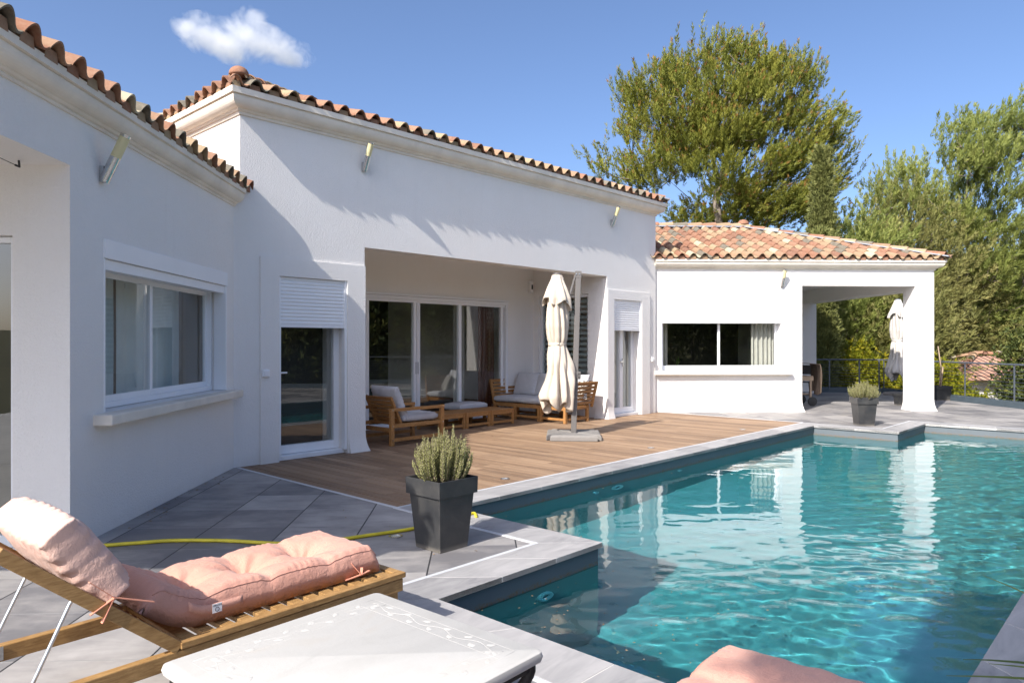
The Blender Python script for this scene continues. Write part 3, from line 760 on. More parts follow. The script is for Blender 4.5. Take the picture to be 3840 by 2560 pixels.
# wooden deck: boards run away from the facade
dk = MB(); BW = .1195; rs = random.Random(4)
u0 = 3.68; k = 0
while u0 + BW < 12.405:
    v0, v1 = -9.33, strip_o[2][1] - .003
    if not (5.345 < u0 + BW / 2 < 10.6): v0 = -7.56 if not (4.16 < u0 + .06 < 5.08 or 10.8 < u0 + .06 < 11.72) else -7.80
    cuts = [v0]; x = v0 + rs.uniform(.5, 2.4)
    while x < v1 - .4: cuts.append(x); x += rs.uniform(1.4, 2.6)
    cuts.append(v1)
    for c0, c1 in zip(cuts, cuts[1:]):
        poly_prism(dk, [(u0, c0 + .0012), (u0, c1 - .0012), (u0 + BW - .009, c1 - .0012), (u0 + BW - .009, c0 + .0012)], -.03, -.001 + rs.uniform(-.0012, .0012), rs.random())
    u0 += BW
struct(dk.build('deck', M['deck'], None, bevel=.002))
m = MB(); poly_prism(m, [(3.66, -9.6), (12.41, -9.6), (12.41, strip_o[2][1]), (3.66, strip_o[2][1])], -.4, -.05); struct(m.build('deck_subframe', M['rubber']))
m = MB(); poly_prism(m, [(3.645, -7.50), (3.678, -7.50), (3.678, strip_o[2][1]), (3.645, strip_o[2][1])], -.02, .004); poly_prism(m, [(12.405, -7.5), (12.43, -7.5), (12.43, strip_o[2][1]), (12.405, strip_o[2][1])], -.02, .004)
struct(m.build('edge_strip', M['strip']))
# pool basin
POOL_D = -1.35; WZ = -.145
bs = MB(); n = len(pool_poly)
for i in range(n):
    p, q = pool_poly[i], pool_poly[(i + 1) % n]
    bs.quad(U(*p, -.006), U(*q, -.006), U(*q, POOL_D), U(*p, POOL_D))
def poolcells(step=None):
    us_ = sorted({PU0, PU1, PU2, PU3}); vs_ = sorted({PV0, PI0, PI1, PV1})
    for i in range(len(us_) - 1):
        for j in range(len(vs_) - 1):
            c = ((us_[i] + us_[i + 1]) / 2, (vs_[j] + vs_[j + 1]) / 2)
            if inside(pool_poly, c): yield us_[i], us_[i + 1], vs_[j], vs_[j + 1]
for u0, u1, v0, v1 in poolcells(): bs.quad(U(u0, v0, POOL_D), U(u1, v0, POOL_D), U(u1, v1, POOL_D), U(u0, v1, POOL_D))
basin = struct(bs.build('pool_basin', M['liner']))
# dark floor liner edge under the coping is the basin itself; water body
M['water'] = watermat()
def wave(u, v):
    """ripple height: calm near the facade side, livelier to the right and far end"""
    amp = .00055 + .0021 / (1 + np.exp(-(v + 2.3) * 2.2))
    h = np.zeros_like(u)
    r_ = np.random.RandomState(5)
    for k in range(34):
        ang = rad(43 + 90) + r_.normal(0, .30) if k % 4 else r_.uniform(0, 6.28)
        lam = .10 * (1.12 ** (k % 17)) ; kx, ky = math.cos(ang) * 2 * math.pi / lam, math.sin(ang) * 2 * math.pi / lam
        ph = r_.uniform(0, 6.28); wob = .35 * np.sin(u * r_.uniform(.5, 2) + v * r_.uniform(.5, 2) + ph)
        h += (lam / .5) ** .80 * np.sin(u * kx + v * ky + ph + wob * 3) / 5.0
    return amp * h
ST = .025
def axis(a, b):
    n = max(1, int(round((b - a) / ST))); return np.linspace(a, b, n + 1)
wb = MB(); wtop = set()
for u0, u1, v0, v1 in poolcells():
    uu, vv = np.meshgrid(axis(u0, u1), axis(v0, v1), indexing='ij')
    zz = WZ + wave(uu, vv)
    X = S43 * uu + C43 * vv; Y = C43 * uu - S43 * vv
    P = np.stack([X, Y, zz], -1).reshape(-1, 3); a, b = uu.shape
    idx = np.arange(a * b).reshape(a, b)
    f = np.stack([idx[:-1, 1:], idx[1:, 1:], idx[1:, :-1], idx[:-1, :-1]], -1).reshape(-1, 4)
    wb.add(P.tolist(), f.tolist())
WATER_CLOSED = True
water = wb.build('water', M['water'], None, smooth=True, merge='keep')
struct(water)
# pool inlets: white rings in the liner
def pool_jet(u, v, z, n, r, label):
    rt = empty('pool_inlet', label, 'pool inlet', tuple(U(u, v, z)), 0, 'round pool inlets under the water')
    nn = UV.ex * n[0] + UV.n * n[1]; c = U(u, v, z)
    sd = nn.cross(Vector((0, 0, 1))); m = MB(); pts = []
    seg = 20; prof = ((r * .45, .006), (r * .55, .022), (r * .9, .024), (r, .012), (r, .0))
    vs = [c + sd * (math.cos(t) * q) + Vector((0, 0, 1)) * (math.sin(t) * q) + nn * h for q, h in prof for t in [2 * math.pi * k / seg for k in range(seg)]]
    m.add(vs, [(i * seg + k, i * seg + (k + 1) % seg, (i + 1) * seg + (k + 1) % seg, (i + 1) * seg + k) for i in range(len(prof) - 1) for k in range(seg)])
    m.build('ring', M['pvc'], rt, smooth=True)
pool_jet(6.38, PV0 + .001, -.33, (0, 1), .10, 'large white ring set in the deck side pool wall near the parasol reflection')
pool_jet(5.99, PV0 + .001, -.32, (0, 1), .045, 'small white ring in the deck side pool wall left of the larger one')
pool_jet(7.68, PV0 + .001, -.30, (0, 1), .05, 'small far white ring in the deck side pool wall')
pool_jet(3.38, PI0 + .001, -.34, (0, 1), .072, 'white ring in the short pool wall nearest to the marble table')
# recessed round lights
def spot(x, y, z, r, label):
    rt = empty('floor_light', label, 'floor light', (x, y, z), 0, 'round recessed floor lights')
    m = MB(); m.lathe([(r * .72, .001), (r * .72, .004), (r, .004), (r, -.02)], (x, y, z), 20, cap=False); m.build('bezel', M['steel'], rt, smooth=True, angle=40)
    m = MB(); m.lathe([(r * .72, .0015), (.001, .002)], (x, y, z), 20, cap=False); m.build('lens', M['alu'], rt)
def G(px, py, z=0):
    Y = 1640 * (1.35 - z) / (py - 790); return (px - 1176) / 1640 * Y, Y
for px, py, lab in ((1160, 1099, 'round floor light in the deck nearest to the front planter'), (1495, 1028, 'round floor light in the deck between the parasol base and the pool'), (1706, 986, 'farthest round floor light in the deck')):
    x, y = G(px, py); spot(x, y, .0, .048, lab)
x, y = G(909, 1231); spot(x, y, .0, .05, 'round floor light in the grey tiles beside the yellow hose')
# garden hose
hp = [(-40, 1290), (0, 1272), (110, 1262), (250, 1251), (330, 1245), (400, 1240.5), (520, 1241), (640, 1247), (740, 1243), (850, 1228), (945, 1214), (1010, 1200), (1060, 1187), (1088, 1178), (1094, 1186)]
pts = []
for px, py in hp:
    x, y = G(px, py, .014); pts.append(Vector((x, y, .014)))
pts[-1].z = .01
def smooth_path(pts, k=6):
    out = []
    for i in range(len(pts) - 1):
        p0, p1, p2, p3 = pts[max(i - 1, 0)], pts[i], pts[i + 1], pts[min(i + 2, len(pts) - 1)]
        for j in range(k):
            t = j / k; out.append(.5 * ((2 * p1) + (p2 - p0) * t + (2 * p0 - 5 * p1 + 4 * p2 - p3) * t * t + (3 * p1 - p0 - 3 * p2 + p3) * t ** 3))
    out.append(pts[-1]); return out
m = MB(); m.tube(smooth_path(pts), .0125, 10)
M['hose'] = simple('yellow_hose_plastic', (.56, .47, .03), .5, .2, 7)
tag(m.build('garden_hose', M['hose'], None, smooth=True), 'yellow garden hose lying across the grey tiles behind the lounger', 'hose')
# ------------------------------------------------------------------ railing and kerb
def railing(p, q, posts, label, n=9, group=None):
    p = Vector((*p, 0)); q = Vector((*q, 0)); d = (q - p); L = d.length; d.normalize()
    r = empty('railing', label, 'railing', tuple(p), 0, group)
    m = MB(); m.tube([p + Vector((0, 0, .915)), q + Vector((0, 0, .915))], .019, 8); m.build('handrail', M['railgrey'], r, smooth=True, angle=40)
    for k in range(n):
        z = .15 + k * .078; m = MB(); m.tube([p + Vector((0, 0, z)), q + Vector((0, 0, z))], .0055, 6); m.build('cable', M['railgrey'], r, smooth=True)
    for t in posts:
        c = p + d * t; m = MB(); m.bar(c + Vector((0, 0, .02)), c + Vector((0, 0, .905)), .012, .038, up=d); m.build('post', M['railgrey'], r, bevel=.002)
    return r
def kerb(pts, outs):
    m = MB(); m.sweep([p for p in pts], outs, [(.0, -.3), (.0, .135), (.11, .135), (.11, -.3)]); return struct(m.build('kerb', M['kerbpaint'], None, bevel=.006))
RA = (-2.0, TY); RB = (8.9, TY); RC = (10.2, 19.7); RD = (10.45, 18.2); RE = (10.86, 8.0); RF = (11.4, -4)
kp = [RA, RB, RC, RD, RE, RF]
ko = []
for i in range(len(kp)):
    a = Vector(kp[max(i - 1, 0)]); b = Vector(kp[i]); c = Vector(kp[min(i + 1, len(kp) - 1)])
    n1 = (b - a).normalized() if i else None; n2 = (c - b).normalized() if i < len(kp) - 1 else None
    f = lambda d: Vector((-d.y, d.x))
    o = mitre(f(n1), f(n2)) if n1 and n2 else f(n1 or n2)
    ko.append((o.x, o.y))
kerb(kp, ko)
def offp(i, d=.055): return (kp[i][0] + ko[i][0] * d, kp[i][1] + ko[i][1] * d)
railing(offp(0), offp(1), [1.5, 3.0, 4.5, 6, 7.5, 9.0, 10.2], 'grey cable railing in the shade along the far end of the terrace', group='railing bays round the terrace')
railing(offp(1), offp(2), [.03, .8, 1.3], 'short grey cable railing bay behind the far closed parasol', group='railing bays round the terrace')
railing(offp(2), offp(3), [.05, 1.45], 'short grey cable railing bay hidden half behind the square white column', group='railing bays round the terrace')
railing(offp(3), offp(4), [1.55, 3.1, 4.7, 6.3, 7.9, 9.4], 'sunlit grey cable railing at the right before the neighbour house', group='railing bays round the terrace')
m = MB(); m.box(10.9, 11.02, -8, 18.5, -2.6, -.25); m.box(-8, 10.9, TY + .16, TY + .28, -2.6, -.25); struct(m.build('retaining_wall', M['stucco']))
# ------------------------------------------------------------------ furniture
# --- sun loungers (origin at the near hinge corner, x towards the foot end, y across)
LW, LL = .56, 1.02; ZT = .30
def make_lounger(label):
    r = empty('sun_lounger', label, 'sun lounger', (0, 0, 0), 0, 'wooden sun loungers by the marble table')
    for y in (0, LW - .035):
        m = MB(); m.box(-.92, LL, y, y + .035, ZT - .085, ZT - .027); m.build('side_rail', M['acacia'], r, bevel=.004)
    for x in (-.86, LL - .06):
        for y in (.0352, LW - .0902):
            m = MB(); m.box(x, x + .06, y, y + .055, 0, ZT - .026); m.build('leg', M['acacia'], r, bevel=.004)
    for x in (-.80, LL - .03):
        m = MB(); m.box(x, x + .025, .092, LW - .092, ZT - .085, ZT - .03); m.build('cross_rail', M['acacia'], r, bevel=.003)
    m = MB(); m.box(-.002, LL + .012, -.006, .032, ZT - .024, ZT); m.box(-.002, LL + .012, LW - .032, LW + .006, ZT - .024, ZT); m.box(LL - .03, LL + .012, .0325, LW - .0325, ZT - .024, ZT - .001)
    m.build('seat_frame', M['acacia'], r, bevel=.003)
    m = MB(); n = 13
    for k in range(n): m.box(.02 + k * .0755, .02 + k * .0755 + .05, .0325, LW - .0325, ZT - .022, ZT - .005)
    m.build('seat_slats', M['acacia'], r, bevel=.002)
    # raised back
    A = rad(40); B = .70
    def bp(s, y, h=0): return Vector((-s * math.cos(A) + h * math.sin(A) - .005, y, ZT - .02 + s * math.sin(A) + h * math.cos(A)))
    m = MB()
    for y in (.012, LW - .012): m.bar(bp(0, y), bp(B, y), .026, .042, up=(math.sin(A), 0, math.cos(A)))
    for s in (.015, B - .015): m.bar(bp(s, .025), bp(s, LW - .025), .03, .036, up=(math.sin(A), 0, math.cos(A)))
    for k in range(7):
        y = .07 + k * .07; m.bar(bp(.03, y, .008), bp(B - .03, y, .008), .046, .012, up=(math.sin(A), 0, math.cos(A)))
    m.build('backrest', M['acacia'], r, bevel=.003)
    # steel prop and ratchets
    s0 = .40; y0, y1 = .06, LW - .06
    fx, fz = -s0 * math.cos(A) - .16, ZT - .075
    m = MB(); m.tube([bp(s0, y0, -.012), bp(s0, y0, -.03), Vector((fx, y0, fz))], .0065, 8); m.tube([bp(s0, y1, -.012), bp(s0, y1, -.03), Vector((fx, y1, fz))], .0065, 8); m.tube([Vector((fx, y0 - .02, fz)), Vector((fx, y1 + .02, fz))], .0065, 8)
    m.build('prop_bar', M['galv'], r, smooth=True, angle=50)
    for y in (.0362, LW - .0392):
        m = MB(); m.box(fx - .22, fx + .07, y, y + .0025, ZT - .078, ZT - .03)
        pl = m.build('ratchet_plate', M['galv'], r)
        m = MB(); yy = y - .0007 if y > .2 else y + .0026
        for k in range(3): m.tube([(fx - .17 + k * .075, yy, ZT - .06), (fx - .15 + k * .075, yy, ZT - .048), (fx - .11 + k * .075, yy, ZT - .042)], .0045, 6)
        m.build('notch', M['iron'], pl)
    return r
def bumpn(p, s): return noise.noise(Vector(p) * s)
def cushion_mesh(name, mat, parent, L, Wd, T, segs, path, seed=0, nx=150, ny=64, tuft=.75, wrinkle=.008):
    """tufted pad. path(s)->(x,z,tangent angle): lower centre line; buttons between segments"""
    top = np.zeros((nx + 1, ny + 1, 3)); bot = np.zeros((nx + 1, ny + 1, 3))
    btn = [(k * L / segs, j * Wd / 2) for k in range(1, segs) for j in (1,)]
    for i in range(nx + 1):
        s = L * i / nx
        x, z, a = path(s)
        for j in range(ny + 1):
            q = Wd * j / ny
            es = min(s, L - s) / .05; eq = min(q, Wd - q) / .05
            e = (1 - max(0, 1 - es) ** 2.2) ** .5 * (1 - max(0, 1 - eq) ** 2.2) ** .5
            h = T * (.55 + .45 * e) if False else T * e
            # pillows between the buttons
            sg = abs(math.sin(math.pi * s / (L / segs)))
            dome_ = .88 + .12 * sg ** .6 * (1 - .35 * abs(2 * q / Wd - 1) ** 3)
            dip = 0; fold = 0
            for bs_, bq in btn:
                dx, dy = s - bs_, q - bq; r = math.hypot(dx, dy)
                dip += math.exp(-(r / .065) ** 1.4)
                th = math.atan2(dy, dx)
                fold += math.exp(-(r / .13) ** 2) * (math.sin(th * 9 + seed + bs_ * 7) * .35 + math.sin(th * 5 + 1.3 * seed) * .4) * min(1, r / .03)
                # pulled seam across the width
                dip += .11 * math.exp(-(dx / .030) ** 2) * (1 - math.exp(-(dy / .10) ** 2)) * .8
            hh = h * dome_ * (1 - tuft * min(1, dip)) + .017 * fold * e
            wr = wrinkle * e * (bumpn((s * 1.2, q * 3.5, seed), 5) * .7 + bumpn((s * 2, q * 2, seed + 3), 11) * .35)
            # gathered side seams
            gather = math.exp(-((min(q, Wd - q) - .035) / .03) ** 2) * .0022 * math.sin(s * 150 + 5 * math.sin(s * 23 + seed) + 9 * bumpn((s, .3, seed), 6)) * (.35 + .65 * math.sin(s * 17 + seed) ** 2)
            hh += wr + gather
            n = Vector((-math.sin(a), 0, math.cos(a)))
            P = Vector((x, q, z)) + n * max(.0, T * .5 * .86 + (hh - T * .5 * .86) if e > .02 else T * .44)
            mid = T * .44
            up = mid + (hh - mid) * (1 if hh > mid else .9)
            lo = mid * (1 - e) + .006 * e * (1 + bumpn((s, q, seed + 9), 9))
            bulge = .018 * math.sin(math.pi * min(1, max(0, (1 - eq) if eq < 1 else 0)))
            top[i, j] = Vector((x, q, z)) + n * up
            bot[i, j] = Vector((x, q, z)) + n * min(lo, up)
    b = MB(); m_ = ny + 1
    b.v = top.reshape(-1, 3).tolist() + bot.reshape(-1, 3).tolist(); o = (nx + 1) * m_
    for i in range(nx):
        for j in range(ny):
            b.f.append((i * m_ + j, (i + 1) * m_ + j, (i + 1) * m_ + j + 1, i * m_ + j + 1)); b.t.append(.5)
            b.f.append((o + i * m_ + j + 1, o + (i + 1) * m_ + j + 1, o + (i + 1) * m_ + j, o + i * m_ + j)); b.t.append(.5)
    for i in range(nx):
        for j in (0, ny): b.f.append((i * m_ + j, (i + 1) * m_ + j, o + (i + 1) * m_ + j, o + i * m_ + j)); b.t.append(.5)
    for j in range(ny):
        for i in (0, nx): b.f.append((i * m_ + j, i * m_ + j + 1, o + i * m_ + j + 1, o + i * m_ + j)); b.t.append(.5)
    o_ = b.build(name, mat, parent, smooth=True, merge=True)
    sm_ = MB()
    for jj in (3, ny - 3):
        sm_.tube([tuple(top[i, jj] + np.array([0, 0, .001])) for i in range(2, nx - 1)], .0022, 5)
    sm_.build('seam', M['seam'], o_, smooth=True)
    return o_
def pillow_mesh(name, mat, parent, L, Wd, T, seed=0, nx=70, ny=50, wr=.010, pinch=.6, origin=Vector((0, 0, 0)), ex=Vector((1, 0, 0)), ey=Vector((0, 1, 0)), ez=Vector((0, 0, 1)), box=0, seam=True):
    """stuffed pillow, size L (ex) x Wd (ey) x T (ez), centred"""
    b = MB(); rows = []
    for side in (1, -1):
        g = []
        for i in range(nx + 1):
            u = -1 + 2 * i / nx
            for j in range(ny + 1):
                v = -1 + 2 * j / ny
                e = max(0, (1 - abs(u) ** 3.2)) ** .55 * max(0, (1 - abs(v) ** 3.2)) ** .55
                x = u * (L / 2) * (1 - .05 * (1 - v * v) * 0 - pinch * .06 * (1 - abs(v) ** 2) * abs(u) ** 6)
                y = v * (Wd / 2) * (1 - pinch * .06 * (1 - abs(u) ** 2) * abs(v) ** 6)
                edge = (1 - e)
                rim = max(abs(u), abs(v))
                w_ = wr * (bumpn((x * 1.0, y * 3, seed + side), 7) * .6 + bumpn((x * 2, y * 2, seed), 16) * .3) * (0.25 + rim)
                gl = .006 * math.sin((x if abs(v) > abs(u) else y) * 95 + seed + 4 * bumpn((x, y, seed), 6)) * math.exp(-((1 - rim) / .16) ** 2) * (1 if rim < .985 else 0)
                h = box * (1 - max(0, rim - .93) / .07 * .35) / 2 + e * (T - box) / 2 + (w_ + gl) * (1 if e > .01 else 0)
                if box == 0 and rim >= .999: h = 0
                g.append(origin + ex * x + ey * y + ez * (side * h))
        rows.append(g)
    m_ = ny + 1; b.v = [tuple(p) for p in rows[0] + rows[1]]; o = (nx + 1) * m_
    for i in range(nx):
        for j in range(ny):
            b.f.append((i * m_ + j, (i + 1) * m_ + j, (i + 1) * m_ + j + 1, i * m_ + j + 1)); b.t.append(.5)
            b.f.append((o + i * m_ + j + 1, o + (i + 1) * m_ + j + 1, o + (i + 1) * m_ + j, o + i * m_ + j)); b.t.append(.5)
    if box:
        for i in range(nx):
            for j in (0, ny): b.f.append((i * m_ + j, (i + 1) * m_ + j, o + (i + 1) * m_ + j, o + i * m_ + j)); b.t.append(.5)
        for j in range(ny):
            for i in (0, nx): b.f.append((i * m_ + j, i * m_ + j + 1, o + i * m_ + j + 1, o + i * m_ + j)); b.t.append(.5)
    return b.build(name, mat, parent, smooth=True, merge=True)
def peachmat(nm='peach_cotton', c0=(.58, .295, .22), c1=(.62, .335, .255)):
    t = NT(nm); v = t.coord()
    f = t.noise(v, 2.2, 4, .6); c = t.ramp(f, [(.3, c0), (.7, c1)])
    wv = t.noise(v, 420, 2, .5); fo = t.noise(t.coord(scale=(1, 2.4, 1.6)), 13, 5, .62, dist=.5); cr = t.noise(t.coord(scale=(2.2, 1, 1)), 34, 3, .6, dist=1.2)
    p = t.pbsdf(c, .9, 0, t.bump(cr, .0035, .7, t.bump(fo, .007, .9, t.bump(wv, .0004))), .12)
    p.inputs['Sheen Weight'].default_value = .15; return t.m
M['peach'] = peachmat(); M['palepeach'] = peachmat('pale_peach_cotton', (.62, .405, .335), (.66, .45, .38))  # second, paler peach for the head pillow
M['seam'] = simple('peach_piping', (.55, .28, .21), .9, .06, 20)
def pad_path(s):
    # the first stretch climbs the raised back, then it lies on the slats
    if s < .27:
        d = .27 - s; r = .30
        th = min(rad(38), d / r); x = .13 - r * math.sin(th); z = ZT + r * (1 - math.cos(th))
        ex = d - r * th
        if ex > 0: x -= ex * math.cos(th); z += ex * math.sin(th)
        return x, z, -th
    return .13 + (s - .27), ZT + .0, 0
def make_pad(label):
    r = empty('lounger_cushion', label, 'cushion', (0, 0, 0), 0, 'peach tufted lounger cushions')
    c = cushion_mesh('padding', M['peach'], r, 1.10, .47, .130, 4, pad_path, 2); c.location.y = .085
    return r
def add_ribbons(r):
    m = MB()
    for x, y in ((.80, .075),):
        m.bar((x, y + .02, ZT + .075), (x + .035, y - .004, ZT + .02), .012, .003); m.bar((x + .035, y - .004, ZT + .02), (x - .04, y + .008, ZT + .010), .010, .003); m.bar((x + .035, y - .004, ZT + .02), (x + .085, y + .0, ZT + .025), .014, .004); m.bar((x + .035, y - .004, ZT + .02), (x + .05, y + .01, ZT + .045), .012, .003)
    m.build('tie_ribbon', M['tietape'], r)
TH = rad(90 - 40.6)          # heading of the loungers in the xy plane
lounger = make_lounger('wooden sun lounger with its back raised at the left, beside the hose')
pad = make_pad('peach tufted cushion on the lounger by the grey planter'); add_ribbons(pad)
# carry handle and care tag on the near side of the pad
hs = [(x, .073 - .004 * math.sin((x - .06) / .21 * math.pi), ZT + .045 + max(0, (.13 - x)) ** 1.5 * 1.6) for x in np.linspace(.06, .27, 16)]
hd = grid_obj('carry_handle', np.array([[(x, y, z), (x, y - .0015, z + .017), (x, y + .001, z + .034)] for x, y, z in hs]), M['peach'], pad); hm = hd.modifiers.new('thick', 'SOLIDIFY'); hm.thickness = .003
m = MB(); m.box(.145, .182, .0625, .0635, ZT + .045, ZT + .079); tg = m.build('care_tag', M['pvc'], hd)
m = MB(); ring = [(.1635 + .0075 * math.cos(t), 0.0622, ZT + .057 + .0075 * math.sin(t)) for t in [k * math.pi / 8 for k in range(17)]]; m.tube(ring, .001, 5); m.build('printed_mark', M['iron'], tg)
cu = bpy.data.curves.new('printed_text', 'FONT'); cu.body = 'SUNVIBES'; cu.size = .0085; cu.align_x = 'CENTER'; cu.extrude = .0002
to_ = bpy.data.objects.new('tmp', cu); COL.objects.link(to_); dg = bpy.context.evaluated_depsgraph_get(); tme = bpy.data.meshes.new_from_object(to_.evaluated_get(dg)); bpy.data.objects.remove(to_)
tx = bpy.data.objects.new('printed_text', tme); COL.objects.link(tx); tx.data.materials.clear(); tx.data.materials.append(M['iron']); tx.parent = tg
tx.matrix_parent_inverse = Matrix.Identity(4); tx.location = (.1635, .0621, ZT + .075); tx.rotation_euler = (math.pi / 2, math.pi, 0)
# thick head pillow leaning on the raised back
A = rad(40); exb = Vector((-math.cos(A), 0, math.sin(A))); ezb = Vector((math.sin(A), 0, math.cos(A)))
pil = empty('head_pillow', 'thick peach pillow tied to the raised back of the lounger', 'pillow', (0, 0, 0))
pu = Vector((-math.cos(rad(53)), 0, math.sin(rad(53)))); pt_ = Vector((math.sin(rad(53)), 0, math.cos(rad(53))))
pillow_mesh('padding', M['palepeach'], pil, .31, .56, .165, 5, 80, 110, .009, .5, Vector((0, .295, ZT - .02)) + exb * .452 + ezb * .092, pu, Vector((0, 1, 0)), pt_, box=.10)
m = MB(); o = Vector((0, .0, ZT)) + exb * .31
m.bar(o + exb * .10 + ezb * .03, o + ezb * .025, .012, .003); m.bar(o + ezb * .025, o + exb * -.13 + ezb * .07, .012, .003); m.bar(o + ezb * .025, o + exb * -.02 - ezb * .055, .015, .003); m.bar(o + ezb * .02, o + exb * .03 - ezb * .05, .013, .003)
m.build('tie_ribbon', M['tietape'], pil)
hinge = (-1.165, 2.515, 0)
for o in (lounger, pad, pil): place(o, hinge, TH)
l2 = copy_tree(lounger); l2['label'] = 'second wooden sun lounger by the pool, under the peach cushion at the bottom edge'
p2 = empty('lounger_cushion', 'peach cushion corner at the bottom edge in front of the pool', 'cushion', (0, 0, 0), 0, 'peach tufted lounger cushions')
cushion_mesh('padding', M['peach'], p2, 1.14, .56, .15, 4, pad_path, 6, tuft=.5); add_ribbons(p2)
# second lounger: foot end far corner under pixel (1679,1488)
dv = Vector((math.cos(TH), math.sin(TH), 0)); nv_ = Vector((-math.sin(TH), math.cos(TH), 0))
foot = Vector((.64, 2.20, 0)); h2 = foot - dv * .97 - nv_ * .555
for o in (l2, p2): place(o, tuple(h2), TH)

# --- marble topped table
def make_table():
    r = empty('side_table', 'square white carved marble table on dark iron legs', 'table', (0, 0, 0))
    S = .80; z1 = .425; t = .036; n = 6
    m = MB(); prof = [(.385, z1 - t), (.396, z1 - t + .004), (.4, z1 - t / 2), (.396, z1 - .004), (.388, z1)]
    def rr(h, z, rc=.02):
        o = []
        for cx, cy, a0 in ((h - rc, h - rc, 0), (-h + rc, h - rc, 90), (-h + rc, -h + rc, 180), (h - rc, -h + rc, 270)):
            for k in range(7): a = rad(a0 + 90 * k / 6); o.append((cx + rc * math.cos(a), cy + rc * math.sin(a), z))
        return o
    rings = [rr(h, z) for h, z in prof]; N = len(rings[0]); vs = [p for q in rings for p in q]
    fs = [(i * N + k, i * N + (k + 1) % N, (i + 1) * N + (k + 1) % N, (i + 1) * N + k) for i in range(len(prof) - 1) for k in range(N)]
    fs += [tuple(range(N))[::-1], tuple((len(prof) - 1) * N + k for k in range(N))]
    m.add(vs, fs); top = m.build('table_top', M['marble'], r, smooth=True, angle=35)
    m = MB(); rs = random.Random(9)
    for side in range(4):
        R = Matrix.Rotation(side * math.pi / 2, 4, 'Z')
        P = lambda x, y, z=0: R @ Vector((x, y, z1 + z))
        y0 = .30
        for yy in (.335, .262):
            m.tube([P(x, yy, -.0006) for x in np.linspace(-.33, .33, 12)], .0010, 6)
        vine = [P(x, y0 + .012 * math.sin(x * 38), -.0006) for x in np.linspace(-.31, .31, 60)]; m.tube(vine, .0011, 6)
        for k in range(13):
            x = -.29 + k * .048; sgn = 1 if k % 2 else -1
            for q in range(2):
                ang = sgn * rad(38 + 22 * q) + rs.uniform(-.2, .2) + (0 if q == 0 else math.pi * .0); l = .030 - .006 * q
                c0 = Vector((x + .012 * q, y0 + .010 * sgn)); d = Vector((math.cos(ang), math.sin(ang))); s = Vector((-d.y, d.x))
                ring0 = []
                for i in range(7):
                    t_ = i / 6; wdt = .0085 * math.sin(math.pi * min(1, t_ * 1.02)) ** .8
                    c = c0 + d * l * t_
                    ring0.append([P(*(c - s * wdt), .0002), P(*c, .0013 * math.sin(math.pi * t_) + .0003), P(*(c + s * wdt), .0002)])
                vs = [p for q_ in ring0 for p in q_]; m.add(vs, [(i * 3 + j, i * 3 + j + 1, i * 3 + j + 4, i * 3 + j + 3) for i in range(6) for j in range(2)])
    m.build('carved_border', M['marble'], top, smooth=True)
    m = MB()
    for a, b in (((-.36, -.36), (.36, -.36)), ((.36, -.36), (.36, .36)), ((.36, .36), (-.36, .36)), ((-.36, .36), (-.36, -.36))): m.bar((*a, z1 - t - .013), (*b, z1 - t - .013), .03, .024)
    m.build('iron_frame', M['iron'], r, bevel=.002)
    for sx, sy in ((-1, -1), (1, -1), (1, 1), (-1, 1)):
        m = MB(); p0 = Vector((.365 * sx, .365 * sy, z1 - t - .002)); p1 = Vector((.355 * sx, .355 * sy, z1 - t - .06)); p2_ = Vector((.24 * sx, .24 * sy, .12)); p3 = Vector((.31 * sx, .31 * sy, 0.0))
        m.tube(smooth_path([p0, p1, p2_, p3], 5), .017, 8); m.build('leg', M['iron'], r, smooth=True, angle=60)
    return r
def marble():
    t = NT('white_marble'); v = t.coord()
    n1 = t.noise(t.coord(scale=(1, 2.2, 1)), 3.0, 6, .65, dist=.8); c = t.ramp(n1, [(.3, (.475, .46, .425)), (.55, (.525, .51, .475)), (.75, (.51, .48, .43))])
    st = t.noise(v, 9, 5, .7); c = t.mix(t.ramp(st, [(.68, (0, 0, 0)), (.8, (.45, .45, .45))]), c, (.52, .48, .42))
    t.pbsdf(c, .62, 0, t.bump(t.noise(v, 60, 4, .7), .0006), .3); return t.m
M['marble'] = marble()
tb = make_table(); place(tb, (-.462, 2.118, 0), rad(49.5))

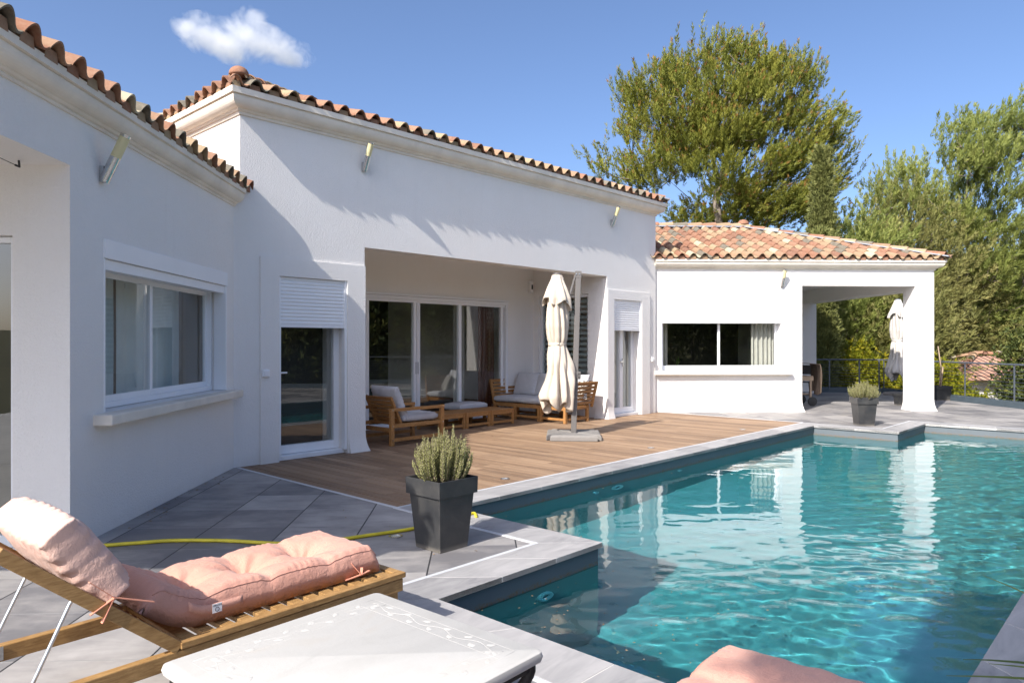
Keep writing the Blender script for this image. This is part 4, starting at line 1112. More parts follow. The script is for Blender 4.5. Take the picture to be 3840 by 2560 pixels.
# --- garden lounge set (teak), local x = seat direction
def legs_rails(mb_list): pass
def make_armchair():
    r = empty('garden_armchair', 'wooden slatted armchair with pale grey cushions by the white post', 'armchair', (0, 0, 0))
    D, Wd = .93, .70
    for y in (0, Wd - .05):
        for x in (0, D - .055):
            m = MB(); m.box(x, x + .055, y, y + .05, 0, .455); m.build('leg', M['teak'], r, bevel=.003)
        m = MB(); m.box(-.005, D + .005, y - .004, y + .054, .455, .495); m.build('armrest', M['teak'], r, bevel=.004)
        m = MB(); m.box(.056, D - .056, y + .008, y + .042, .055, .10); m.build('stretcher', M['teak'], r, bevel=.003)
        m = MB(); m.box(.056, D - .056, y + .008, y + .042, .235, .285); m.build('seat_rail', M['teak'], r, bevel=.003)
    m = MB(); m.box(.06, .09, .051, Wd - .051, .17, .225); m.box(D - .045, D - .012, .051, Wd - .051, .235, .285)
    for k in range(7): m.box(.14 + k * .10, .14 + k * .10 + .07, .051, Wd - .051, .262, .28)
    m.build('seat_frame', M['teak'], r, bevel=.003)
    m = MB(); a = rad(25)
    f = lambda s, y: Vector((.235 - s * math.sin(a), y, .235 + s * math.cos(a)))
    for y in (.075, Wd - .075): m.bar(f(0, y), f(.45, y), .045, .03, up=(1, 0, 0))
    for k in range(7): m.bar(f(.04 + k * .064, .06), f(.04 + k * .064, Wd - .06), .016, .05, up=(-math.sin(a), 0, math.cos(a)))
    m.build('backrest', M['teak'], r, bevel=.003)
    m = MB()
    for y in (0, Wd):
        for x, z in ((.027, .475), (D - .027, .475), (.027, .26), (D - .027, .26), (.027, .078)):
            yy = y - (.003 if y == 0 else -.003); m.tube([(x, yy - .003, z), (x, yy + .003, z)], .009, 8)
    m.build('bolt_heads', M['steel'], r)
    return r
def seat_pad(name, label, parentloc, rz, L, Wd, T, ctr, ex, ey, ez, seed, group=None, box=.6, mat=None):
    r = empty(name, label, 'cushion', (0, 0, 0), 0, group)
    pillow_mesh('padding', mat or M['greyfab'], r, L, Wd, T, seed, 34, 34, .006, .4, Vector(ctr), Vector(ex), Vector(ey), Vector(ez), box=T * box)
    return place(r, parentloc, rz)
AU = math.pi / 2 - rad(43)
arm = make_armchair(); al = tuple(U(5.80, -7.585)); arz = AU
# local y must run towards -v, which is +90 degrees from u
place(arm, al, arz)
Z = (0, 0, 1)
seat_pad('seat_cushion', 'grey seat cushion of the armchair by the white post', al, arz, .62, .57, .125, (.56, .35, .345), (1, 0, 0), (0, 1, 0), Z, 3)
a_ = rad(22)
seat_pad('back_cushion', 'grey back cushion leaning in the slatted armchair', al, arz, .50, .58, .15, (.235, .35, .545), (-math.sin(a_), 0, math.cos(a_)), (0, 1, 0), (math.cos(a_), 0, math.sin(a_)), 8, box=.25)
def make_low_table(label):
    r = empty('coffee_table', label, 'coffee table', (0, 0, 0), 0, 'low wooden tables pushed together in a row')
    Lx, Ly, H = .548, .56, .255
    for x in (0, Lx - .045):
        for y in (0, Ly - .045):
            m = MB(); m.box(x, x + .045, y, y + .045, 0, H - .02); m.build('leg', M['teak'], r, bevel=.003)
    m = MB()
    for y in (.006, Ly - .036): m.box(.046, Lx - .046, y, y + .03, H - .075, H - .021); m.box(.046, Lx - .046, y, y + .03, .03, .07)
    for x in (.006, Lx - .036): m.box(x, x + .03, .046, Ly - .046, H - .075, H - .021)
    m.build('apron', M['teak'], r, bevel=.003)
    m = MB()
    for k in range(8): m.box(.0, Lx, k * .0705, k * .0705 + .0645, H - .02, H)
    m.build('table_top', M['teak'], r, bevel=.003)
    return r
t0 = make_low_table('low wooden table module nearest to the armchair')
place(t0, tuple(U(7.28, -8.31)), AU)
for k, lab in ((1, 'middle low wooden table module in the row'), (2, 'low wooden table module nearest to the sofa')):
    c = copy_tree(t0); c['label'] = lab; place(c, tuple(U(7.28 + k * .557, -8.305 + .01 * k)), AU)
# ottoman behind the tables
r = empty('ottoman', 'low padded footstool with a grey cushion before the sliding doors', 'footstool', (0, 0, 0))
for x in (0, .59):
    for y in (0, .35): m = MB(); m.box(x, x + .05, y, y + .05, 0, .2); m.build('leg', M['teak'], r, bevel=.003)
m = MB(); m.box(.051, .589, .01, .04, .14, .2); m.box(.051, .589, .36, .39, .14, .2); m.box(.01, .04, .051, .349, .14, .2); m.box(.6, .63, .051, .349, .14, .2)
m.build('frame', M['teak'], r, bevel=.003); pillow_mesh('cushion', M['greyfab'], r, .66, .42, .14, 4, 34, 30, .006, .4, Vector((.32, .2, .275)), box=.08)
place(r, tuple(U(8.25, -8.90)), AU)
# sofa along the side wall, local x = towards the wall (u), y = towards the back wall (-v)
def make_sofa():
    r = empty('garden_sofa', 'wooden slatted garden sofa with pale grey cushions in the loggia corner', 'sofa', (0, 0, 0))
    Dp, Lg = .66, 1.70
    for x in (0, Dp - .05):
        for y in (.0, .53, .586, Lg / 2 + .3, Lg - .05):
            m = MB(); m.box(x, x + .05, y, y + .05, 0, .285); m.build('leg', M['teak'], r, bevel=.003)
    m = MB()
    for x in (.008, Dp - .04): m.box(x, x + .032, .051, Lg - .051, .22, .284) ; m.box(x, x + .032, .051, Lg - .051, .045, .085)
    for y in (.008, Lg - .04): m.box(.051, Dp - .051, y, y + .032, .22, .284); m.box(.051, Dp - .051, y, y + .032, .045, .085)
    for k in range(6): m.box(.06 + k * .095, .06 + k * .095 + .065, .05, Lg - .05, .268, .283)
    m.build('seat_frame', M['teak'], r, bevel=.003)
    def panel(p, q, lean, name):
        p = Vector(p); q = Vector(q); lean = Vector(lean); mm = MB(); d = (q - p).normalized()
        f = lambda t, s: p.lerp(q, t) + lean * (s / .42) + Vector((0, 0, s))
        for t in (0, 1): mm.bar(f(t, -.02), f(t, .42), .035, .05, up=d)
        for k in range(6): mm.bar(f(0, .06 + k * .066), f(1, .06 + k * .066), .016, .048)
        mm.bar(f(-.02, .415), f(1.02, .415), .05, .022)
        mm.build(name, M['teak'], r, bevel=.002)
    panel((.03, -.005, .27), (Dp + .07, -.005, .27), (.03, -.09, 0), 'side_panel')
    panel((.03, Lg + .005, .27), (Dp + .07, Lg + .005, .27), (-.0, .10, 0), 'side_panel')
    panel((Dp + .01, .06, .27), (Dp + .01, Lg - .06, .27), (.13, 0, 0), 'backrest')
    return r
so = make_sofa(); sl = tuple(U(9.43, -7.56)); place(so, sl, AU)
for k, (y, lab) in enumerate(((.29, 'sunlit seat cushion at the pool end of the garden sofa'), (.85, 'middle seat cushion of the garden sofa'), (1.41, 'shaded seat cushion at the inner end of the garden sofa'))):
    seat_pad('seat_cushion', lab, sl, AU, .66, .57, .125, (.33, y, .347), (1, 0, 0), (0, 1, 0), Z, 11 + k, 'seat cushions of the garden sofa')
a_ = rad(20)
for k, (y, lab) in enumerate(((.28, 'sunlit back cushion of the garden sofa behind the parasol pole'), (.86, 'middle back cushion of the garden sofa'), (1.40, 'back cushion at the inner end of the garden sofa'))):
    seat_pad('back_cushion', lab, sl, AU, .44, .57, .17, (.60, y, .60), (math.sin(a_), 0, math.cos(a_)), (0, 1, 0), (-math.cos(a_), 0, math.sin(a_)), 21 + k, 'back cushions of the garden sofa', .2)
def patmat():
    t = NT('zigzag_cotton'); v = t.coord()
    sep = t.new('SeparateXYZ'); t.l.new(v, sep.inputs[0])
    zig = t.math('ABSOLUTE', t.math('SUBTRACT', t.math('FRACT', t.math('MULTIPLY', sep.outputs[1], 14)), .5))
    q = t.math('FRACT', t.math('ADD', t.math('MULTIPLY', sep.outputs[2], 26), t.math('MULTIPLY', zig, 2)))
    t.pbsdf(t.mix(t.math('GREATER_THAN', q, .5), (.62, .58, .52), (.10, .09, .08)), .9); return t.m
M['zig'] = patmat()
seat_pad('throw_pillow', 'small zigzag patterned pillow on the pool end of the garden sofa', sl, AU, .36, .36, .13, (.45, .10, .55), (.34, .2, .9), (-.5, .85, 0), (-.8, -.4, .35), 31, None, 0.01, M['zig'])
# ------------------------------------------------------------------ parasols
def canopy_obj(name, mat, parent, prof, folds, seed, depth, hem=None, nz=70, na=160, lean=(0, 0), asym=None):
    """draped closed canvas: prof list of (z, r) top to bottom; hem(theta)-> z of the lower edge"""
    zs = [p[0] for p in prof]; rsd = [p[1] for p in prof]
    P = np.zeros((nz + 1, na + 1, 3))
    for j in range(na + 1):
        th = 2 * math.pi * j / na
        zb = hem(th) if hem else zs[-1]
        for i in range(nz + 1):
            t = i / nz; z = zs[0] + (zb - zs[0]) * t
            r = np.interp(-z, [-q for q in zs], rsd)
            dz = np.interp(-z, [-q[0] for q in depth], [q[1] for q in depth])
            ph = .55 * math.sin(z * 2.1 + seed) + .25 * math.sin(z * 5 + seed * 2)
            f = abs(math.sin((th * folds / 2) + ph)) ** .7 * 2 - 1.2
            f2 = math.sin(th * 3 + ph * 2 + seed) * .45 + .25 * math.sin(th * 11 + z * 7 + seed)
            k = 1 + dz * (f * .75 + f2)
            wr = .004 * noise.noise(Vector((math.cos(th) * 3, math.sin(th) * 3, z * 9 + seed)))
            rr = r * k + wr
            ax = asym(th, z) if asym else 0
            P[i, j] = (rr * (1 + ax) * math.cos(th) + lean[0] * (zs[0] - z), rr * (1 + ax) * math.sin(th) + lean[1] * (zs[0] - z), z)
    o = grid_obj(name, P, mat, parent)
    s = o.modifiers.new('thick', 'SOLIDIFY'); s.thickness = .004; return o
def slab(mb, a0, a1, r0, r1, w0, w1, ang, h, z=0):
    c, s = math.cos(ang), math.sin(ang); V = []
    for zz, sh in ((0, 0), (h * .7, 0), (h, .018)):
        for x, y in ((r0 + sh, -w0 + sh), (r1 - sh, -w1 + sh), (r1 - sh, w1 - sh), (r0 + sh, w0 - sh)): V.append((x * c - y * s, x * s + y * c, z + zz))
    mb.add(V, [(3, 2, 1, 0), (8, 9, 10, 11)] + [(i * 4 + k, i * 4 + (k + 1) % 4, (i + 1) * 4 + (k + 1) % 4, (i + 1) * 4 + k) for i in range(2) for k in range(4)])
def make_parasol(label, canvas, metal, side=-1, baserot=0, group='closed cantilever parasols', colour='cream'):
    r = empty('parasol', label, 'parasol', (0, 0, 0), 0, group)
    for k in range(4):
        m = MB(); slab(m, 0, 0, .045, .385, .035, .335, baserot + k * math.pi / 2, .085); m.build('base_slab', M['concrete'], r, bevel=.010)
    m = MB()
    for k in range(2): m.bar((-.36 * math.cos(baserot + k * math.pi / 2 + .785), -.36 * math.sin(baserot + k * math.pi / 2 + .785), .02), (.36 * math.cos(baserot + k * math.pi / 2 + .785), .36 * math.sin(baserot + k * math.pi / 2 + .785), .02), .05, .03)
    m.build('cross_foot', metal, r)
    tilt = .07
    m = MB(); m.bar((0, 0, .03), (tilt, 0, 2.36), .078, .058, up=(0, 1, 0)); m.build('pole', metal, r, bevel=.008)
    m = MB(); m.bar((tilt * .98, -.0, 2.30), (tilt * 1.01, 0, 2.40), .088, .066, up=(0, 1, 0)); pc = m.build('pole_head', metal, r, bevel=.004)
    m = MB()
    for x in (-.022, .022): m.tube([(tilt + x - .01, -.036, 2.355), (tilt + x - .01, -.046, 2.355)], .008, 8)
    m.build('bolt', M['steel'], pc)
    cx = side * .235
    m = MB(); m.bar((tilt - .045, -.02, 2.34), (-.17, -.03, 1.66), .024, .034, up=(0, 1, 0)); m.bar((-.175, -.03, 1.63), (-.175, -.03, 1.70), .04, .04, up=(0, 1, 0)); m.build('strut', metal, r, bevel=.004)
    m = MB(); m.box(-.16, .10, -.046, -.038, .845, .955); m.box(-.16, .10, .038, .046, .845, .955); m.bar((-.10, 0, .88), (-.26, 0, 1.10), .03, .045, up=(0, 1, 0)); hb = m.build('crank_bracket', metal, r, bevel=.01)
    m = MB(); m.tube([(.075 + .016 * math.cos(t), -.048, .90 + .032 * math.sin(t)) for t in [k * math.pi / 8 for k in range(17)]], .005, 6); m.build('handle', M['rubber'], hb)
    # canvas
    def hem(th):
        q = (math.cos(th * 4 + .6) * .5 + .5); big = max(0, math.cos(th - 4.2)) ** 3 * .10
        return .50 - .14 * q - .02 * math.sin(th * 7) + big
    def asym(th, z):
        return .28 * math.exp(-((z - .95) / .25) ** 2) * math.cos(th - .35) + .22 * math.exp(-((z - .62) / .2) ** 2) * math.cos(th - 3.6)
    c = canopy_obj('canopy', canvas, r, [(2.30, .075), (2.0, .125), (1.75, .15), (1.6, .155), (1.42, .135), (1.345, .118), (1.28, .13), (1.05, .165), (.8, .195), (.6, .205), (.38, .16)], 9, 1.7, [(2.3, .12), (1.8, .20), (1.42, .15), (1.345, .06), (1.25, .16), (.9, .28), (.6, .34), (.38, .42)], hem, 80, 200, asym=asym)
    def hem2(th): return 1.96 - .10 * (math.cos(th * 4 + 1.0) * .5 + .5) - .05 * math.sin(th + 1)
    v = canopy_obj('canopy_vent', canvas, r, [(2.345, .012), (2.34, .072), (2.28, .085), (2.12, .145), (2.0, .178), (1.85, .19)], 8, 4.2, [(2.345, 0), (2.3, .05), (2.1, .20), (1.9, .34)], hem2, 30, 160)
    m = MB(); m.lathe([(.128, 1.325), (.132, 1.335), (.132, 1.36), (.128, 1.37)], (0, 0, 0), 24, cap=False); m.box(-.02, .02, -.14, -.126, 1.33, 1.365); st = m.build('tie_strap', canvas, r, smooth=True)
    m = MB(); m.lathe([(.001, 2.372), (.05, 2.368), (.062, 2.355), (.055, 2.34)], (0, 0, 0), 20, cap=False); cap_ = m.build('top_cap', metal, r, smooth=True)
    for o in (c, v, st, cap_): o.location = (cx, -.02, 0)
    return r
par = make_parasol('cream parasol tied shut in front of the loggia on four concrete slabs', M['cream'], M['taupe'], -1, rad(90 - 4))
place(par, (.885, 10.28, 0), 0)
par2 = make_parasol('off white parasol tied shut behind the far porch by the railing', M['offwhite'], M['railgrey'], -1, rad(20))
place(par2, (10.35, 18.75, 0), rad(8)); par2.scale = (1.07, 1.07, 1.07)

# ------------------------------------------------------------------ planters
def make_pot(name, label, S=.172, B=.12, H=.47, rot=47, group='dark grey tapered square planters'):
    r = empty(name, label, 'planter', (0, 0, 0), 0, group)
    k = H / .47
    m = MB(); m.sqlathe([(B, 0), (B + .002, .006), (S * .88, .355 * k), (S * .885, .362 * k), (S * .985, .362 * k), (S * .985, .362 * k), (S, H), (S * .955, H), (S * .90, H - .06 * k)], ang=rot); m.build('pot', M['pot'], r, bevel=.004)
    m = MB(); m.sqlathe([(S * .915, H - .075 * k), (S * .915, H - .055 * k)], ang=rot); v = [Vector(p) for p in m.v[-4:]]; m.add(v, [(0, 1, 2, 3)]); m.build('soil', M['soil'], r)
    return r
def make_sage(name, label, n, h, spread, seed, group):
    """bushy upright herb: many leafy spikes"""
    r = empty(name, label, 'plant', (0, 0, 0), 0, group); rs = random.Random(seed); b = MB(); st = MB()
    for i in range(n):
        a = rs.uniform(0, 2 * math.pi); q = math.sqrt(rs.random()); R0 = .10 * q; R1 = spread * q * rs.uniform(.8, 1.12)
        hh = h * rs.uniform(.62, 1.0) * (1 - .42 * q * q) * (1.12 if rs.random() < .12 else 1)
        p0 = Vector((R0 * math.cos(a), R0 * math.sin(a), 0)); p2 = Vector((R1 * math.cos(a), R1 * math.sin(a), hh)); p1 = Vector((R1 * .92 * math.cos(a), R1 * .92 * math.sin(a), hh * .42))
        base = rs.random() * .3; nl = int(46 * hh / .3) + 12
        pts = [p0 * (1 - t) ** 2 + p1 * 2 * t * (1 - t) + p2 * t * t for t in [k / 6 for k in range(7)]]
        st.tube(pts, [.0035, .0032, .003, .0028, .0024, .002, .0012], 4)
        t0 = .22
        for k in range(nl):
            t = t0 + (1 - t0) * (k / (nl - 1)); c = p0 * (1 - t) ** 2 + p1 * 2 * t * (1 - t) + p2 * t * t
            d = ((p1 - p0) * (1 - t) + (p2 - p1) * t).normalized(); an = k * 2.4 + i
            e = d.orthogonal().normalized(); f = d.cross(e); rd = e * math.cos(an) + f * math.sin(an)
            w = (.0125 if t < .8 else .0125 * (1.15 - t) / .35) * rs.uniform(.7, 1.25); w = max(w, .005)
            tip = c + rd * w * .95 + d * w * 1.45; sd = d.cross(rd) * w * .48
            mid = c + rd * w * .62 + d * w * .45
            tint = base + .35 * t + rs.uniform(-.12, .2) if t > .35 else (rs.uniform(.0, .5) if rs.random() < .75 else .97)
            b.add([c, mid - sd, tip, mid + sd], [(0, 1, 2, 3)], max(0, min(.92, tint)) if tint != .97 else .97)
    st.build('stems', M['twig'], r); b.build('foliage', M['sage'], r); return r
POTG = 'dark grey tapered square planters'
x, y = G(1009, 1271); px_, py_ = x - .0, y + .165
p1_ = make_pot('planter', 'large dark planter in the foreground on the grey tiles by the pool'); place(p1_, (px_, py_, 0))
s1 = make_sage('sage_bush', 'pale green herb bush with upright spikes in the foreground planter', 170, .40, .205, 3, 'herb bushes in dark planters'); place(s1, (px_ + .005, py_, .41))
x, y = G(1993, 978)
p2_ = copy_tree(p1_); p2_['label'] = 'dark planter standing on the far pool edge before the porch'; place(p2_, (x, y + .13, 0), rad(43 - 4))
s2 = make_sage('sage_bush', 'rounder grey green herb bush in the planter on the far pool edge', 190, .34, .26, 9, 'herb bushes in dark planters'); place(s2, (x, y + .13, .41))
x, y = G(2166, 919)
p3_ = make_pot('planter', 'grey planter with bare stakes right of the square column', .19, .155, .345, 0); place(p3_, (x, y + .1, 0), rad(-3))
for q in range(2):
    m = MB(); m.tube([(x - .03 + q * .03, y + .1, .25), (x - .04 + .05 * (q + 1), y + .1, .80), (x - .02 + (.10 if q else -.04), y + .1, 1.3 if q == 0 else .75)], [.018, .016, .012], 6)
    tag(m.build('garden_stake', M['brownwood'], None, smooth=True), ['tall weathered stake standing in the grey planter by the column', 'short weathered stake leaning in the grey planter by the column'][q], 'stake', 'bare stakes in the planter')
x, y = G(2070, 930); p4_ = make_pot('planter', 'small grey planter half hidden behind the square column', .13, .10, .26, 0); place(p4_, (x, y, 0), 0)

# ------------------------------------------------------------------ barbecue cart under the porch
x, y = G(1868, 933); y += .12
r = empty('barbecue_cart', 'wooden barbecue cart on a wheel under the porch with a brown cloth over it', 'barbecue', (x, y, 0))
for dx, dy in ((0, 0), (0, .5), (-.75, 0), (-.75, .5)): m = MB(); m.box(x + dx - .02, x + dx + .02, y + dy, y + dy + .045, .05 if dx == 0 else 0, .63); m.build('leg', M['brownwood'], r, bevel=.003)
for y_ in (y + .001, y + .505): m = MB(); m.box(x - .80, x + .06, y_, y_ + .038, .55, .629); m.build('side_rail', M['brownwood'], r, bevel=.003)
m = MB(); m.box(x - .8, x + .05, y - .01, y + .56, .63, .65); m.box(x - .75, x + .0, y + .05, y + .5, .24, .26); m.build('shelf', M['brownwood'], r, bevel=.003)
for dy in (-.03, .56):
    m = MB(); prof = [(.03, -.018), (.085, -.02), (.10, -.012), (.10, .012), (.085, .02), (.03, .018)]
    mm = MB(); mm.lathe(prof, (0, 0, 0), 24); m.add([(x + .02 + vx, y + dy + vz, .10 + vy) for vx, vy, vz in mm.v], mm.f); m.build('wheel', M['rubber'], r, smooth=True, angle=40)
m = MB(); ms = MB(); ms.lathe([(.02, -.16), (.16, -.13), (.235, -.04), (.245, .02), (.22, .09), (.13, .15), (.01, .17)], (x - .30, y + .27, .80), 24); m.add(ms.v, ms.f); m.build('kettle', M['iron'], r, smooth=True)
nn = 40; P = np.zeros((nn + 1, 25, 3))
for i in range(nn + 1):
    t = i / nn
    for j in range(25):
        q = j / 24 - .5
        xx = -.32 + .50 * min(1, t / .38) + .035 * math.sin(q * 9) * max(0, t - .3); zz = .93 - .03 * (t / .38) ** 2 if t < .38 else .90 - (t - .38) * 1.02 * (1 + .06 * math.sin(q * 14))
        yy = q * .55 * (1 - .30 * max(0, t - .3)) + .02 * math.sin(t * 9); xx += .03 * math.sin(q * 17 + t * 3) * max(0, t - .25) + .03 * math.sin(math.pi * max(0, t - .38) / .62)
        P[i, j] = (x + xx, y + .22 + yy, zz)
o = grid_obj('draped_cloth', P, M['jacket']); sm = o.modifiers.new('thick', 'SOLIDIFY'); sm.thickness = .012; tag(o, 'brown cloth draped over the end of the barbecue cart', 'cloth')
def folding_chair(x, y, rz, label):
    r = empty('folding_chair', label, 'chair', (0, 0, 0), 0, 'dark folding chairs under the porch')
    for s in (-.2, .2):
        m = MB(); m.tube([(s, -.2, 0), (s, .12, .44), (s, .24, .86)], .011, 6); m.build('frame_leg', M['iron'], r, smooth=True)
        m = MB(); m.tube([(s * .9, .2, 0), (s * .9, -.16, .44)], .011, 6); m.build('frame_leg', M['iron'], r, smooth=True)
    m = MB(); m.box(-.2, .2, -.18, .16, .435, .455); m.build('seat', M['iron'], r, bevel=.005)
    m = MB(); m.box(-.19, .19, .20, .22, .62, .84); m.build('backrest', M['iron'], r, bevel=.005)
    m = MB()
    for z, yy in ((.12, .1), (.2, -.05)): m.tube([(-.2, yy, z), (.2, yy, z)], .008, 6)
    m.build('stretcher', M['iron'], r); return place(r, (x, y, 0), rz)
folding_chair(x - .05, y + 1.25, .3, 'dark folding chair behind the barbecue cart nearer to the porch opening')
folding_chair(x + .42, y + 1.55, -.5, 'dark folding chair behind the brown cloth under the porch')
# plants seen through the far window
def leaf_blade(b, p, d, up, L, w, droop, tint, n=6):
    d = Vector(d).normalized(); s = d.cross(Vector(up)).normalized(); rows = []; cp = Vector(p); dd = d.copy()
    for i in range(n + 1):
        t = i / n; ww = w * math.sin(math.pi * min(.98, t * .86 + .10)) ** .8
        rows.append([cp - s * ww, cp.copy(), cp + s * ww]); dd = (dd + Vector((0, 0, -droop / n))).normalized(); cp = cp + dd * (L / n)
    vs = [q for r_ in rows for q in r_]; b.add(vs, [(i * 3 + j, i * 3 + j + 1, i * 3 + j + 4, i * 3 + j + 3) for i in range(n) for j in range(2)], tint)
rs = random.Random(2); pc = FR.pt(1.62, -.62, .55)
r = empty('house_plant', 'broad leaved green house plant behind the right pane of the far window', 'plant', tuple(pc))
b = MB()
for k in range(11):
    a = rs.uniform(0, 6.28); b_ = Vector((math.cos(a), math.sin(a), rs.uniform(.5, 1.4))); leaf_blade(b, pc + Vector((0, 0, .12)), b_, (0, 0, 1), rs.uniform(.4, .75), .085, 1.1, rs.random())
b.build('foliage', M['house_leaf'], r); m = MB(); m.lathe([(.11, 0), (.14, .22), (.13, .22)], tuple(pc - Vector((0, 0, .05))), 18); m.build('pot', M['whitepot'], r, smooth=True, angle=40)
m = MB(); m.box(1.35, 1.9, -.9, -.35, 0, .5, FR); m.build('plant_stand', M['darkroom'], house)
pc = FR.pt(.70, -1.2, .745); r = empty('potted_seedling', 'small plant in a white pot behind the left pane of the far window', 'plant', tuple(pc))
m = MB(); m.lathe([(.045, 0), (.065, .13), (.058, .13)], tuple(pc), 16); m.build('pot', M['whitepot'], r, smooth=True, angle=40)
b = MB()
for k in range(9): a = rs.uniform(0, 6.28); leaf_blade(b, pc + Vector((0, 0, .1)), (math.cos(a) * .5, math.sin(a) * .5, 1.2), (0, 0, 1), rs.uniform(.15, .3), .018, .5, rs.random())
b.build('foliage', M['house_leaf'], r)

# ------------------------------------------------------------------ vegetation
def tuft_mesh(C, D, nb, L, Wd, spread, rs, tints, flat=.0):
    """C (n,3) tuft bases, D (n,3) tuft axes -> blades"""
    n = len(C); C = np.repeat(C, nb, 0); D = np.repeat(D, nb, 0); T = np.repeat(tints, nb)
    R = rs.normal(0, 1, (n * nb, 3)); d = D + R * spread; d /= np.linalg.norm(d, axis=1)[:, None] + 1e-9
    s = np.cross(d, rs.normal(0, 1, (n * nb, 3))); s /= np.linalg.norm(s, axis=1)[:, None] + 1e-9
    l = L * rs.uniform(.6, 1.25, (n * nb, 1)); w = Wd * rs.uniform(.7, 1.3, (n * nb, 1))
    b0 = C + d * l * .08
    V = np.stack([b0 - s * w * .35, b0 + d * l * .5 - s * w * .5, b0 + d * l, b0 + d * l * .5 + s * w * .5], 1).reshape(-1, 3)
    F = np.arange(n * nb * 4).reshape(-1, 4)
    return V, F, np.clip(T + rs.normal(0, .12, n * nb), 0, 1)
def raw_mesh(name, V, F, T, mat, parent):
    me = bpy.data.meshes.new(name); nv, nf = len(V), len(F)
    me.vertices.add(nv); me.vertices.foreach_set('co', V.astype(np.float32).ravel())
    me.loops.add(nf * 4); me.loops.foreach_set('vertex_index', F.astype(np.int32).ravel())
    me.polygons.add(nf); me.polygons.foreach_set('loop_start', np.arange(0, nf * 4, 4, dtype=np.int32)); me.polygons.foreach_set('loop_total', np.full(nf, 4, dtype=np.int32))
    at = me.attributes.new('tint', 'FLOAT', 'FACE'); at.data.foreach_set('value', T.astype(np.float32))
    me.update(calc_edges=True); me.materials.append(mat)
    o = bpy.data.objects.new(name, me); COL.objects.link(o)
    if parent: o.parent = parent; o.matrix_parent_inverse = world(parent).inverted()
    return o
def skeleton(mb, trunk, targets, r0, rs, twig_r=.018, sag=.25):
    """connect every clump to the nearest node of the growing branch tree"""
    nodes = [np.array(p) for p in trunk]; rad_ = [r0 * (1 - .8 * k / len(trunk)) for k in range(len(trunk))]
    nodes_a = np.array(nodes)
    order = np.argsort([min(np.linalg.norm(t - n) for n in nodes) for t in targets])
    pts = list(nodes); 
    segs = []
    for i in order:
        t = targets[i]; A_ = np.array(pts); dd = np.linalg.norm(A_ - t, axis=1) + .9 * np.maximum(0, A_[:, 2] - t[2] + .3)
        k = int(np.argmin(dd)); p = A_[k]; L = np.linalg.norm(t - p)
        mid = (p + t) / 2 + np.array([0, 0, -sag * L * .25]) + rs.normal(0, .06 * L, 3)
        rr = twig_r * (1 + L * .55)
        mb.tube([Vector(p), Vector(mid), Vector(t)], [rr * 1.5, rr, rr * .5], 4, cap=False)
        pts.append(mid); pts.append(t)
def outline_clumps(poly, Y0, step, rs, jitter=.4, depth=1.0, fill=1.0):
    """poly: photo outline of a crown converted to world x,z at distance Y0; returns clump centres filling a round crown"""
    w_ = [((px - 1176) / 1640 * Y0, 1.35 + (790 - py) / 1640 * Y0) for px, py in poly]
    xs = [p[0] for p in w_]; zs = [p[1] for p in w_]; out = []
    z = min(zs)
    while z < max(zs):
        # spans of the outline on this level
        ins = [x for x in np.arange(min(xs), max(xs), step * .5) if inside(w_, (x, z))]
        if ins:
            cx = (min(ins) + max(ins)) / 2; R = (max(ins) - min(ins)) / 2 + 1e-6
            x = min(xs)
            while x < max(xs):
                xx = x + rs.uniform(-jitter, jitter) * step; zz = z + rs.uniform(-jitter, jitter) * step
                if inside(w_, (xx, zz)):
                    dm = depth * math.sqrt(max(0, R * R - (xx - cx) ** 2)); k = max(1, int(round(2 * dm / step * fill)))
                    for q in range(k):
                        yy = -dm + 2 * dm * (q + rs.uniform(0.1, .9)) / k
                        out.append((xx, Y0 + yy, zz))
                x += step
        z += step
    return np.array(out)
def make_tree(name, label, cat, clumps, trunk, r0, foliage, tuft, rs, parts=('crown', 'trunk'), up=(.25, 0, 1), group=None, nt=12, nb=7, cl=.55, spread=.55, bark=None, twig=True, twr=.018, keep=1):
    base = trunk[0]; root = empty(name, label, cat, tuple(base), 0, group)
    n = len(clumps)
    ctr = clumps.mean(0)
    C = np.repeat(clumps, nt, 0) + rs.normal(0, 1, (n * nt, 3)) * np.array([cl, cl, cl * .75])
    out = C - np.repeat(clumps, nt, 0)
    D = np.array(up)[None] * .9 + out / (cl + 1e-6) * .45 + rs.normal(0, .2, out.shape)
    D /= np.linalg.norm(D, axis=1)[:, None]
    tb = np.clip(.5 + np.repeat(rs.normal(0, .14, n), nt) + rs.normal(0, .12, n * nt), 0, .9)
    tb = np.where(rs.uniform(0, 1, n * nt) < .035, 1.0, tb)
    V, F, T = tuft_mesh(C, D, nb, tuft[0], tuft[1], spread, rs, tb)
    raw_mesh(parts[0], V, F, T, foliage, root)
    m = MB(); m.tube([Vector(p) for p in trunk], [r0 * (1 - .75 * k / (len(trunk) - 1)) for k in range(len(trunk))], 9)
    t_ = m.build(parts[1], bark or M['bark'], root, smooth=True)
    if twig:
        m = MB(); skeleton(m, trunk[1:], [c for i, c in enumerate(clumps) if i % keep == 0], r0, rs, twr); m.build('limbs', M['twig'], t_, smooth=True)
    return root
